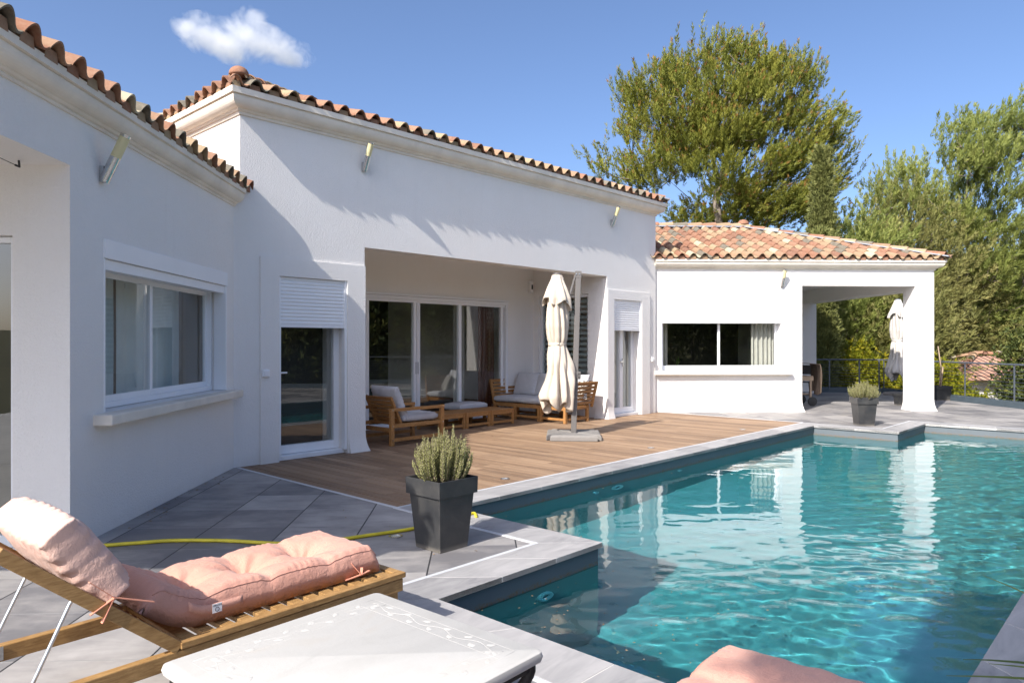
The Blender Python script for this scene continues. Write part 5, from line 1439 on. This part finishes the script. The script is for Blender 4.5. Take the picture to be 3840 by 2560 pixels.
def plume_mesh(clumps, npl, nneedle, rs, up, L=(.42, .85), nl=.17, nw=.022, cl=.34, cones=.3, out_w=.55):
    n = len(clumps); B = np.repeat(clumps, npl, 0) + rs.normal(0, 1, (n * npl, 3)) * np.array([cl, cl, cl * .7])
    ctr = np.array([clumps[:, 0].mean(), clumps[:, 1].mean(), clumps[:, 2].min() + .35 * np.ptp(clumps[:, 2])])
    O = B - ctr; O /= np.linalg.norm(O, axis=1)[:, None] + 1e-6
    A = np.array(up)[None] + O * out_w + rs.normal(0, .26, B.shape); A /= np.linalg.norm(A, axis=1)[:, None]
    m = len(B); PL = rs.uniform(L[0], L[1], m); tone = np.repeat(rs.normal(.46, .13, n), npl) + rs.normal(0, .10, m)
    t = rs.uniform(.05, 1, (m, nneedle)); pos = B[:, None, :] + A[:, None, :] * (PL[:, None] * t)[..., None]
    R = rs.normal(0, 1, (m, nneedle, 3)); R -= (R * A[:, None, :]).sum(-1, keepdims=True) * A[:, None, :]; R /= np.linalg.norm(R, axis=2)[..., None] + 1e-9
    d = A[:, None, :] + R * (.95 - .55 * t)[..., None]; d /= np.linalg.norm(d, axis=2)[..., None]
    T = tone[:, None] + .22 * (t - .5) + rs.normal(0, .07, t.shape)
    T = np.where((t > .86) & (rs.uniform(0, 1, (m, 1)) < cones), .99, np.clip(T, 0, .92))
    pos = pos.reshape(-1, 3); d = d.reshape(-1, 3); N = len(pos)
    s = np.cross(d, rs.normal(0, 1, (N, 3))); s /= np.linalg.norm(s, axis=1)[:, None] + 1e-9
    l = nl * rs.uniform(.7, 1.2, (N, 1)); w = nw * rs.uniform(.7, 1.3, (N, 1))
    V = np.stack([pos - s * w * .4, pos + d * l * .5 - s * w * .5, pos + d * l, pos + d * l * .5 + s * w * .5], 1).reshape(-1, 3)
    return V, np.arange(N * 4).reshape(-1, 4), T.ravel()
def make_conifer(name, label, clumps, trunk, r0, foliage, rs, up, npl=6, nn=34, group=None, twr=.014, parts=('crown', 'trunk'), **kw):
    root = empty(name, label, 'tree', tuple(trunk[0]), 0, group)
    V, F, T = plume_mesh(clumps, npl, nn, rs, up, **kw); raw_mesh(parts[0], V, F, T, foliage, root)
    m = MB(); m.tube([Vector(p) for p in trunk], [r0 * (1 - .75 * k / (len(trunk) - 1)) for k in range(len(trunk))], 9)
    t_ = m.build(parts[1], M['bark'], root, smooth=True)
    m = MB(); skeleton(m, trunk[1:], list(clumps), r0, rs, twr); m.build('limbs', M['twig'], t_, smooth=True)
    return root
def trunkline(px, Y0, z0, top, n=7, lean=0, wob=.15, seed=0):
    rs = np.random.RandomState(seed); x0 = (px - 1176) / 1640 * Y0
    return [np.array([x0 + lean * t + rs.normal(0, wob) * (t > 0), Y0 + rs.normal(0, wob) * (t > 0), z0 + (top - z0) * t]) for t in np.linspace(0, 1, n)]
GZ = -2.6
# the big pine behind the far wing
big = [(1395, 300), (1428, 255), (1415, 215), (1452, 190), (1470, 215), (1495, 160), (1530, 108), (1560, 130), (1588, 120), (1610, 150), (1625, 95), (1650, 105), (1665, 75), (1700, 85), (1722, 95), (1740, 150), (1765, 128), (1800, 140), (1830, 118), (1850, 165), (1880, 150), (1895, 215), (1882, 265), (1930, 262), (1938, 320), (1905, 355), (1940, 395), (1975, 385), (1962, 430), (1920, 455), (1925, 520), (1890, 560), (1500, 560), (1505, 500), (1450, 470), (1410, 440), (1360, 400), (1380, 372), (1440, 395), (1470, 365), (1420, 340)]
rs_ = np.random.RandomState(1)
cl_ = outline_clumps(big, 30.0, .70, rs_, .5, .60, .62)
# thin the lower left where limbs and sky show through
xpx = cl_[:, 0] / cl_[:, 1] * 1640 + 1176; ypx = 790 - (cl_[:, 2] - 1.35) / cl_[:, 1] * 1640
keepm = ~((ypx > 370) & (xpx < 1680) & (rs_.uniform(0, 1, len(cl_)) < .34)) & ~((ypx > 430) & (rs_.uniform(0, 1, len(cl_)) < .08))
cl_ = cl_[keepm]
def lump(cl, k, f, rs):
    seeds = cl[rs.choice(len(cl), k, replace=False)]; d = np.linalg.norm(cl[:, None] - seeds[None], axis=2); i = d.argmin(1)
    return cl + (seeds[i] - cl) * f
cl_ = lump(cl_, 75, .42, rs_)
make_conifer('pine_tree', 'largest spreading pine tree rising behind the far wing roof', cl_, trunkline(1640, 30, GZ, 11.5, 8, .6, .22, 3), .34, M['pine'], rs_, (.22, -.05, .85), npl=15, nn=38, nw=.030, twr=.010, L=(.35, .75))
# loose windswept pine at the right edge
rp = [(1960, 470), (1990, 400), (2000, 335), (2030, 325), (2045, 370), (2070, 300), (2100, 262), (2115, 300), (2135, 245), (2165, 250), (2180, 300), (2205, 265), (2222, 320), (2240, 310), (2260, 245), (2285, 210), (2310, 200), (2350, 215), (2420, 190), (2520, 230), (2620, 330), (2640, 520), (2600, 720), (2480, 800), (2330, 790), (2200, 800), (2150, 760), (2120, 690), (2160, 600), (2060, 570), (1990, 540), (1955, 500)]
rs_ = np.random.RandomState(4)
cl_ = outline_clumps(rp, 29.5, .78, rs_, .5, .55, .50)
ypx = 790 - (cl_[:, 2] - 1.35) / cl_[:, 1] * 1640; xpx = cl_[:, 0] / cl_[:, 1] * 1640 + 1176
cl_ = cl_[~((ypx < 420) & (xpx < 2240) & (rs_.uniform(0, 1, len(cl_)) < .40)) & ~((xpx < 2110) & (rs_.uniform(0, 1, len(cl_)) < .35))]
cl_ = lump(cl_, 60, .40, rs_)
make_conifer('pine_tree', 'loose windswept pine tree at the right edge above the railing', cl_, trunkline(2175, 29.5, GZ, 8.2, 8, .9, .12, 6), .20, M['pine2'], rs_, (.55, 0, .8), npl=13, nn=38, nl=.19, nw=.030, cl=.36, cones=.03, L=(.35, .75), twr=.010)
# cypress beside the porch, and one behind the roof
def cypress(name, label, px, Y0, z0, z1, R, seed, group=None, n=420, column=False):
    rs = np.random.RandomState(seed); x0 = (px - 1176) / 1640 * Y0
    t = rs.uniform(0, 1, n) ** .85; rr = R * np.clip(1.02 - t, 0, 1) ** .72 * np.clip(t * 7 + .5, 0, 1)
    if column: rr = R * np.clip((1.02 - t) * 6, 0, 1)
    a = rs.uniform(0, 6.283, n); q = np.sqrt(rs.uniform(.25, 1, n))
    cl = np.stack([x0 + rr * q * np.cos(a), Y0 + rr * q * np.sin(a), z0 + (z1 - z0) * t], 1)
    return make_tree(name, label, 'tree', cl, trunkline(px, Y0, z0 - .6, z1 - .3, 5, 0, .02, seed), .14, M['cypress'], (.13, .03), rs, up=(0, 0, 1.3), nt=16, nb=8, cl=.10, spread=.32, twig=False, group=group)
cypress('cypress_tree', 'slim cypress tree with its tip in front of the big pine', 1888, 23.0, GZ + .3, 7.55, .62, 3, n=1100)
cypress('cypress_tree', 'dark column of a cypress in the shade behind the porch railing', 1886, 21.2, GZ + .3, 4.6, .50, 8, n=800)
# bamboo hedge just beyond the railing, in separate clumps
def bush(name, label, cat, c, R, n, mat, tuft, seed, nt=10, nb=6, cl=.3, up=(0, 0, 1), group=None, twig=False, spread=.7):
    rs = np.random.RandomState(seed); v = rs.normal(0, 1, (n, 3)); v /= np.linalg.norm(v, axis=1)[:, None]; v *= rs.uniform(.45, 1, (n, 1)) ** .5
    v *= 1 + .18 * np.sin(v[:, :1] * 5 + seed) * np.cos(v[:, 2:] * 4 + seed)
    cl_ = np.array(c) + v * np.array(R)
    z0 = c[2] - R[2] - .4
    tr = [np.array([c[0], c[1], z0]), np.array([c[0] + .05, c[1], c[2] - R[2] * .3]), np.array([c[0], c[1], c[2] + R[2] * .4])]
    return make_tree(name, label, cat, cl_, tr, .05 + .02 * R[2], mat, tuft, rs, parts=('foliage', 'stem'), up=up, nt=nt, nb=nb, cl=cl, spread=spread, twig=twig, group=group, twr=.01)
HG = 'bright hedge bushes beyond the railing'
for k, (x_, y_, z_, R, lab) in enumerate(((9.2, 22.6, -.3, (1.2, .8, 1.35), 'bright yellow green hedge bush left of the far closed parasol'), (11.2, 22.8, -.4, (1.15, .8, 1.5), 'bright yellow green hedge bush behind the far closed parasol'), (12.3, 20.8, -.6, (.8, .8, 1.35), 'bright yellow green hedge bush right behind the square column'), (12.1, 19.0, -.78, (.5, .5, .65), 'low bright hedge bush before the white wall of the neighbour house'))):
    bush('hedge_bush', lab, 'bush', (x_, y_, z_), R, int(25 + 165 * R[2]), M['bamboo'], (.16, .045), 30 + k, nt=10, nb=6, cl=.20, up=(0, -.3, .6), group=HG)
# scrub and trees on the slope behind the railing
SG = 'scrub trees on the slope behind the terrace'
scr = [(1960, 690, 25, 1.7, 2.6, 'olive scrub tree beside the cypress behind the porch'), (2030, 700, 26.5, 1.8, 2.4, 'scrub tree filling the porch opening behind the parasol'), (2085, 640, 28, 2.2, 3.0, 'tall scrub tree above the porch column'), (1990, 640, 31, 2.6, 3.2, 'pale scrub tree high on the slope above the porch'),
       (2170, 730, 30, 1.8, 2.5, 'scrub tree just right of the square column'), (2240, 720, 34, 2.6, 2.6, 'scrub tree behind the neighbour roof'), (2345, 720, 35, 2.0, 2.2, 'dark scrub tree right of the neighbour roof'), (2300, 655, 44, 3.2, 2.6, 'scrub tree below the far hillside houses'), (2085, 800, 23.5, 1.0, 1.5, 'low scrub bush behind the column and the railing'), (1945, 780, 24.5, 1.3, 1.8, 'low scrub bush behind the shaded railing'), (2400, 660, 40, 3.0, 3.0, 'scrub tree at the right edge under the windswept pine')]
for k, (px, py, Y0, rx, rz, lab) in enumerate(scr):
    cx = (px - 1176) / 1640 * Y0; cz = 1.35 + (790 - py) / 1640 * Y0
    rs_ = np.random.RandomState(60 + k); n_ = 120 if k % 2 else 140
    v_ = rs_.normal(0, 1, (n_, 3)); v_ /= np.linalg.norm(v_, axis=1)[:, None]; v_ *= rs_.uniform(.3, 1, (n_, 1)) ** .5 * (1 + .2 * np.sin(v_[:, :1] * 5 + k))
    cl_ = np.array((cx, Y0, cz)) + v_ * np.array((rx, rx * .8, rz))
    make_conifer('scrub_tree', lab, cl_, [np.array([cx, Y0, cz - rz - 1.2]), np.array([cx + .1, Y0, cz - rz * .4]), np.array([cx, Y0, cz + rz * .4])], .10, M['scrub'] if k % 3 else M['pine2'], rs_, (.25, -.25, .5), npl=9, nn=28, group=SG, nl=.17, nw=.032, cl=.42, cones=.03, L=(.25, .55), out_w=.8, parts=('foliage', 'stem'), twr=.010)
bush('evergreen_bush', 'dark leafy bush overlapping the right end of the neighbour roof', 'bush', (15.55, 21.5, .5), (.6, .7, 1.35), 150, M['dense'], (.13, .055), 91, nt=12, nb=6, cl=.22, twig=True)
# ------------------------------------------------------------------ neighbour house on the lower ground
nh = empty('neighbour_house', 'neighbour house with a faded pink tile roof beyond the railing', 'house', (17, 25, GZ))
nx0, nx1, ny0, ny1, nz = 13.9, 20.0, 22.6, 28.0, .20
m = MB(); m.box(nx0 + .4, nx1 - .4, ny0 + .4, ny1 - .4, -4.0, nz + .02); m.build('wall', M['stucco'], nh)
NF = Frame((nx0, ny0), 90); rsn = random.Random(5)
zr = nz + .75
m = MB(); A_, B_, C_, D_ = Vector((nx0, ny0, nz)), Vector((nx1, ny0, nz)), Vector((nx1, ny1, nz)), Vector((nx0, ny1, nz)); R0, R1 = Vector((nx0 + 2.5, (ny0 + ny1) / 2, zr)), Vector((nx1 - 2.5, (ny0 + ny1) / 2, zr))
m.add([A_, B_, C_, D_, R0, R1], [(0, 1, 5, 4), (1, 2, 5), (2, 3, 4, 5), (3, 0, 4), (3, 2, 1, 0)])
def nroof():
    t = NT('faded_pink_tiles'); v = t.coord(); sep = t.new('SeparateXYZ'); t.l.new(v, sep.inputs[0])
    wv = t.math('SINE', t.math('MULTIPLY', sep.outputs[0], 28)); wy = t.math('FRACT', t.math('MULTIPLY', sep.outputs[1], 2.6))
    wx2 = t.math('SINE', t.math('MULTIPLY', sep.outputs[1], 28))
    n1 = t.noise(v, 4.5, 4, .7); c = t.ramp(n1, [(.25, (.33, .16, .11)), (.5, (.46, .26, .19)), (.75, (.55, .36, .27))])
    t.pbsdf(c, .9, 0, t.bump(t.math('ADD', wv, wy), .05), .2); return t.m
M['nroof'] = nroof(); m.build('roof', M['nroof'], nh)
m = MB(); rsn = random.Random(3)
for p, q in ((A_, R0), (B_, R1), (R0, R1), (D_, R0)): barrels(m, p, q, .12, rsn, .45, .4)
m.build('ridge_tiles', M['rooftile'], nh, smooth=True)
# far hillside houses, a few pixels each
for k, (px, py, Y0, w_, h_, lab) in enumerate(((2285, 612, 150, 4.2, 2.6, 'tiny pink roofed house on the far hillside'), (2330, 606, 155, 4.6, 3.0, 'tiny white house on the far hillside at the right edge'))):
    cx = (px - 1176) / 1640 * Y0; cz = 1.35 + (790 - py) / 1640 * Y0
    r = empty('hillside_house', lab, 'house', (cx, Y0, cz - 2), 0, 'houses on the far hillside')
    m = MB(); m.box(cx - w_, cx + w_, Y0, Y0 + 8, cz - 4, cz + h_ * .5); m.build('wall', M['stucco'], r)
    m = MB(); V = [Vector((cx - w_ - .4, Y0 - .4, cz + h_ * .5)), Vector((cx + w_ + .4, Y0 - .4, cz + h_ * .5)), Vector((cx + w_ + .4, Y0 + 8.4, cz + h_ * .5)), Vector((cx - w_ - .4, Y0 + 8.4, cz + h_ * .5)), Vector((cx - w_ * .5, Y0 + 4, cz + h_ * .5 + 1.5)), Vector((cx + w_ * .5, Y0 + 4, cz + h_ * .5 + 1.5))]
    m.add(V, [(0, 1, 5, 4), (1, 2, 5), (2, 3, 4, 5), (3, 0, 4)]); m.build('roof', M['nroof'], r)
# ------------------------------------------------------------------ ground and hills
def ground():
    n = 160; xs = np.concatenate([np.linspace(-900, -60, 20), np.linspace(-55, 90, 90), np.linspace(95, 900, 30)]); ys = np.concatenate([np.linspace(-900, -30, 16), np.linspace(-25, 90, 70), np.linspace(95, 1200, 50)])
    X, Y = np.meshgrid(xs, ys, indexing='ij'); r_ = np.hypot(X - 5, Y - 10)
    Zh = GZ + np.clip((Y - 30) / 120, 0, 1) ** 1.3 * 17 * (.75 + .25 * np.tanh((X - 20) / 40)) + np.clip((r_ - 60) / 500, 0, 1) * 14
    Zh += .35 * np.sin(X * .21 + .4) * np.cos(Y * .17) * np.clip((r_ - 18) / 20, 0, 1) + 2.5 * np.sin(X * .021 + 1) * np.sin(Y * .017) * np.clip((r_ - 60) / 60, 0, 1)
    P = np.stack([X, Y, Zh], -1)
    t = NT('dry_hillside'); v = t.coord(); c = t.ramp(t.noise(v, .35, 6, .65), [(.3, (.085, .09, .035)), (.5, (.15, .14, .055)), (.7, (.24, .21, .11))])
    c2 = t.ramp(t.noise(v, 2.2, 5, .7), [(.35, (.55, .55, .55)), (.65, (1.15, 1.15, 1.15))]); t.pbsdf(t.mix(1, c, c2, 'MULTIPLY'), .95, 0, t.bump(t.noise(v, 3, 4, .7), .15), .1)
    return struct(grid_obj('ground', P, t.m)), xs, ys, Zh
gnd, gx, gy, gz = ground()
def hz(x, y):
    i = min(max(np.searchsorted(gx, x) - 1, 0), len(gx) - 2); j = min(max(np.searchsorted(gy, y) - 1, 0), len(gy) - 2)
    a = (x - gx[i]) / (gx[i + 1] - gx[i]); b = (y - gy[j]) / (gy[j + 1] - gy[j])
    return gz[i, j] * (1 - a) * (1 - b) + gz[i + 1, j] * a * (1 - b) + gz[i, j + 1] * (1 - a) * b + gz[i + 1, j + 1] * a * b
# far wood on the hillside: one mass
rs_ = np.random.RandomState(12); cl = []
for k in range(900):
    y_ = rs_.uniform(45, 190); x_ = rs_.uniform(.28, 1.05) * y_; z_ = hz(x_, y_); s_ = rs_.uniform(.8, 1.9)
    for q in range(5): cl.append((x_ + rs_.normal(0, .8) * s_, y_ + rs_.normal(0, .8) * s_, z_ + abs(rs_.normal(.7, .7)) * s_))
cl = np.array(cl); C_ = np.repeat(cl, 7, 0) + rs_.normal(0, .5, (len(cl) * 7, 3)); D_ = np.tile(np.array([[.2, -.2, 1.0]]), (len(C_), 1))
V, F, T = tuft_mesh(C_, D_, 4, .9, .30, .6, rs_, np.clip(np.repeat(rs_.uniform(.1, .9, len(cl)), 7), 0, 1)); o = raw_mesh('hillside_wood', V, F, T, M['scrub'], None); tag(o, 'scrubby wood covering the far hillside', 'woodland', None, 'stuff')
# garden beyond the pool on the right, outside the frame but mirrored in the glass
GG = 'garden trees along the right of the pool'
for k, (x_, y_, h_, R_) in enumerate(((13.0, 1.0, 3.4, 2.0), (13.4, 4.0, 3.6, 2.0), (13.8, 7.0, 3.6, 2.0), (13.6, 10.0, 3.3, 1.7), (16.5, 2.5, 4.6, 2.5), (17.0, 7.5, 4.8, 2.6), (17.0, 11.6, 4.2, 2.0), (12.4, -2.4, 3.4, 2.0), (10.5, -5.5, 3.4, 2.2), (16, -2.5, 4.4, 2.5))):
    bush('garden_tree', 'dark evergreen tree in the garden below the right side of the terrace', 'tree', (x_, y_, h_ * .36), (R_, R_, h_), 260, M['dense'], (.26, .10), 120 + k, nt=12, nb=6, cl=.40, group=GG, twig=False)
# spiky plant at the right corner of the pool
yb = Vector((2.36, 2.42, 0)); r = empty('spiky_plant', 'spiky sword leaved plant whose leaf tips reach in at the bottom right corner', 'plant', tuple(yb))
b = MB(); rs = random.Random(6)
for k in range(46):
    a = rs.uniform(0, 6.28); el = rs.uniform(.15, 1.25); leaf_blade(b, yb + Vector((0, 0, .12)), (math.cos(a) * math.cos(el), math.sin(a) * math.cos(el), math.sin(el)), (0, 0, 1), rs.uniform(.5, .78), .016, .45, rs.random(), 8)
for tip in ((2270, 1521, .16), (2172, 1549, .10)):
    x, y = G(tip[0], tip[1], tip[2]); tp = Vector((x, y, tip[2])); s = yb + Vector((0, 0, .14)); dd = (tp - s); leaf_blade(b, s, dd.normalized() + Vector((0, 0, .12)), (0, 0, 1), dd.length * 1.0, .013, .22, .6, 8)
b.build('foliage', M['yucca'], r); m = MB(); m.lathe([(.05, 0), (.06, .1), (.03, .16)], tuple(yb), 10); m.build('stem', M['bark'], r)
# slim cypress behind the camera: its shade falls on the pool floor
cypress_b = cypress('cypress_tree', 'slim cypress tree standing behind the viewer, shading a strip of the pool', 1176, 1.0, 0.0, 6.7, .165, 15, n=1300, column=True)
for o in cypress_b.children: o.matrix_parent_inverse = Matrix.Translation(-Vector(cypress_b.location))
cypress_b.location = (-2.36, -3.10, 0)
# fallen leaves floating on the pool
rs = random.Random(8); b = MB()
for k in range(210):
    u_, v_ = (rs.uniform(PU0, PU1), rs.uniform(PI0, -1.6)) if rs.random() < .35 else (rs.uniform(PU1, 9), rs.uniform(PV0, PV0 + 1.6) if rs.random() < .7 else rs.uniform(PV0, PV1))
    c = U(u_, v_, WZ + .004); s = rs.uniform(.003, .011); a = rs.uniform(0, 6.28); d = Vector((math.cos(a), math.sin(a), 0)) * s; e = Vector((-d.y, d.x, 0)) * rs.uniform(.3, .7)
    b.add([c - d, c - e, c + d, c + e], [(0, 1, 2, 3)], rs.random())
M['litter'] = simple('dry_leaf_litter', (.30, .19, .09), .9, .4, 20)
tag(b.build('floating_leaves', M['litter']), 'scattered dry leaf specks floating on the pool water', 'leaf litter', None, 'stuff')

rs = random.Random(31); b = MB()
for k in range(150):
    if k < 60: a_ = rs.uniform(-2.6, .0); c = FL.pt(a_, abs(rs.gauss(.03, .10)) + .01, .0045)
    elif k < 110: c = U(rs.uniform(3.8, 12), -7.5 + abs(rs.gauss(.05, .6)), .004)
    else: c = U(rs.uniform(-1, 3.4), rs.uniform(-6.5, -3), .0045)
    s_ = rs.uniform(.004, .016); a = rs.uniform(0, 6.28); d = Vector((math.cos(a), math.sin(a), 0)) * s_; e = Vector((-d.y, d.x, 0)) * rs.uniform(.25, .6)
    b.add([c - d, c - e, c + d, c + e + Vector((0, 0, s_ * .3))], [(0, 1, 2, 3)], rs.random())
tag(b.build('fallen_leaves', M['litter']), 'dry leaf crumbs scattered along the wall foot and on the deck', 'leaf litter', None, 'stuff')
# ------------------------------------------------------------------ cloud, sky, sun, camera
SUN_A, SUN_EL = 7.8, 39.4                                # angle off the facade direction, elevation
az_to = rad(43 - SUN_A)                                  # horizontal travel direction of the light
sdir = Vector((-math.sin(az_to) * math.cos(rad(SUN_EL)), -math.cos(az_to) * math.cos(rad(SUN_EL)), math.sin(rad(SUN_EL))))
def cloud():
    Y0 = 420.0; cx, cz = (560 - 1176) / 1640 * Y0, 1.35 + (790 - 96) / 1640 * Y0
    hx, hz_, hy = 160 / 1640 * Y0, 66 / 1640 * Y0, 26
    m = MB(); m.box(-hx, hx, -hy, hy, -hz_, hz_)
    t = NT('cloud_vapour'); v = t.coord('Object')
    nrm = t.new('VectorMath', operation='DIVIDE'); t.l.new(v, nrm.inputs[0]); nrm.inputs[1].default_value = (hx, hy, hz_)
    def blob(c, s):
        a = t.new('VectorMath', operation='SUBTRACT'); t.l.new(nrm.outputs[0], a.inputs[0]); a.inputs[1].default_value = c
        d = t.new('VectorMath', operation='DIVIDE'); t.l.new(a.outputs[0], d.inputs[0]); d.inputs[1].default_value = s
        l = t.new('VectorMath', operation='LENGTH'); t.l.new(d.outputs[0], l.inputs[0]); return t.math('SUBTRACT', 1, l.outputs['Value'])
    f = blob((-.50, 0, .22), (.50, .9, .62))
    for c, s in (((-.05, 0, .30), (.42, .8, .60)), ((.28, 0, -.12), (.50, .9, .58)), ((.62, 0, -.40), (.42, .8, .40)), ((-.20, 0, -.20), (.42, .9, .50)), ((.18, 0, .75), (.22, .6, .40)), ((-.82, 0, .52), (.26, .5, .24))): f = t.math('MAXIMUM', f, blob(c, s))
    n1 = t.noise(v, .075, 8, .62, dist=.6); n2 = t.noise(v, .25, 6, .65)
    d = t.math('ADD', t.math('MULTIPLY', f, .9), t.math('MULTIPLY', t.math('SUBTRACT', n1, .5), 2.1)); d = t.math('ADD', d, t.math('MULTIPLY', t.math('SUBTRACT', n2, .5), .55))
    d = t.math('MULTIPLY', t.math('MAXIMUM', t.math('SUBTRACT', d, .16), 0), CLOUD_DEN)
    d = t.math('MULTIPLY', d, t.math('GREATER_THAN', f, .0))
    p = t.new('VolumePrincipled'); p.inputs['Color'].default_value = (.97, .975, .98, 1); p.inputs['Anisotropy'].default_value = 0; t.l.new(d, p.inputs['Density']); t.l.new(p.outputs[0], t.out.inputs['Volume'])
    o = m.build('cloud', t.m); o.location = (cx, Y0, cz)
    try: t.m.cycles.volume_step_rate = 1; o.cycles.volume_step_rate = 1
    except Exception: pass
    return tag(o, 'single small white cloud in the blue sky', 'cloud')
CLOUD_DEN = .13
cloud()
sc = bpy.context.scene
wd = bpy.data.worlds.new('World'); sc.world = wd; wd.use_nodes = True
nt = wd.node_tree; nt.nodes.clear()
sky = nt.nodes.new('ShaderNodeTexSky'); sky.sky_type = 'NISHITA'; sky.sun_disc = False
sky.sun_elevation = rad(SUN_EL); sky.sun_rotation = math.atan2(sdir.x, sdir.y) % (2 * math.pi)
sky.altitude = 200; sky.air_density = SKY_AIR; sky.dust_density = SKY_DUST; sky.ozone_density = SKY_OZ
bg = nt.nodes.new('ShaderNodeBackground'); bg.inputs[1].default_value = SKY_STR
ow = nt.nodes.new('ShaderNodeOutputWorld')
nt.links.new(sky.outputs[0], bg.inputs[0]); nt.links.new(bg.outputs[0], ow.inputs[0])
sl_ = bpy.data.lights.new('sun', 'SUN'); sl_.energy = SUN_STR; sl_.angle = rad(.5); sl_.color = (1, .945, .87)
so_ = bpy.data.objects.new('sun', sl_); COL.objects.link(so_); so_.rotation_euler = sdir.to_track_quat('Z', 'Y').to_euler(); so_.location = (0, 0, 30)
if MNEE:
    try:
        sl_.cycles.is_caustics_light = True; water.cycles.is_caustics_caster = True; basin.cycles.is_caustics_receiver = True
    except Exception as e: print('mnee', e)
cam = bpy.data.cameras.new('camera'); cam.sensor_width = 36; cam.lens = 1640 / 2352 * 36; cam.shift_y = 6 / 2352
cam.clip_start = .05; cam.clip_end = 5000
co_ = bpy.data.objects.new('camera', cam); COL.objects.link(co_); co_.location = (0, 0, 1.35); co_.rotation_euler = (math.pi / 2, 0, 0)
sc.camera = co_
sc.view_settings.view_transform = 'Standard'; sc.view_settings.look = 'None'; sc.view_settings.exposure = EXPO; sc.view_settings.gamma = 1
cy = sc.cycles
cy.max_bounces = 10; cy.diffuse_bounces = 6; cy.glossy_bounces = 5; cy.transmission_bounces = 8; cy.transparent_max_bounces = 16; cy.volume_bounces = 3
cy.caustics_refractive = True; cy.caustics_reflective = False
cy.use_denoising = True; cy.sample_clamp_indirect = 6
try: cy.denoiser = 'OPENIMAGEDENOISE'; cy.denoising_input_passes = 'RGB_ALBEDO_NORMAL'
except Exception: pass
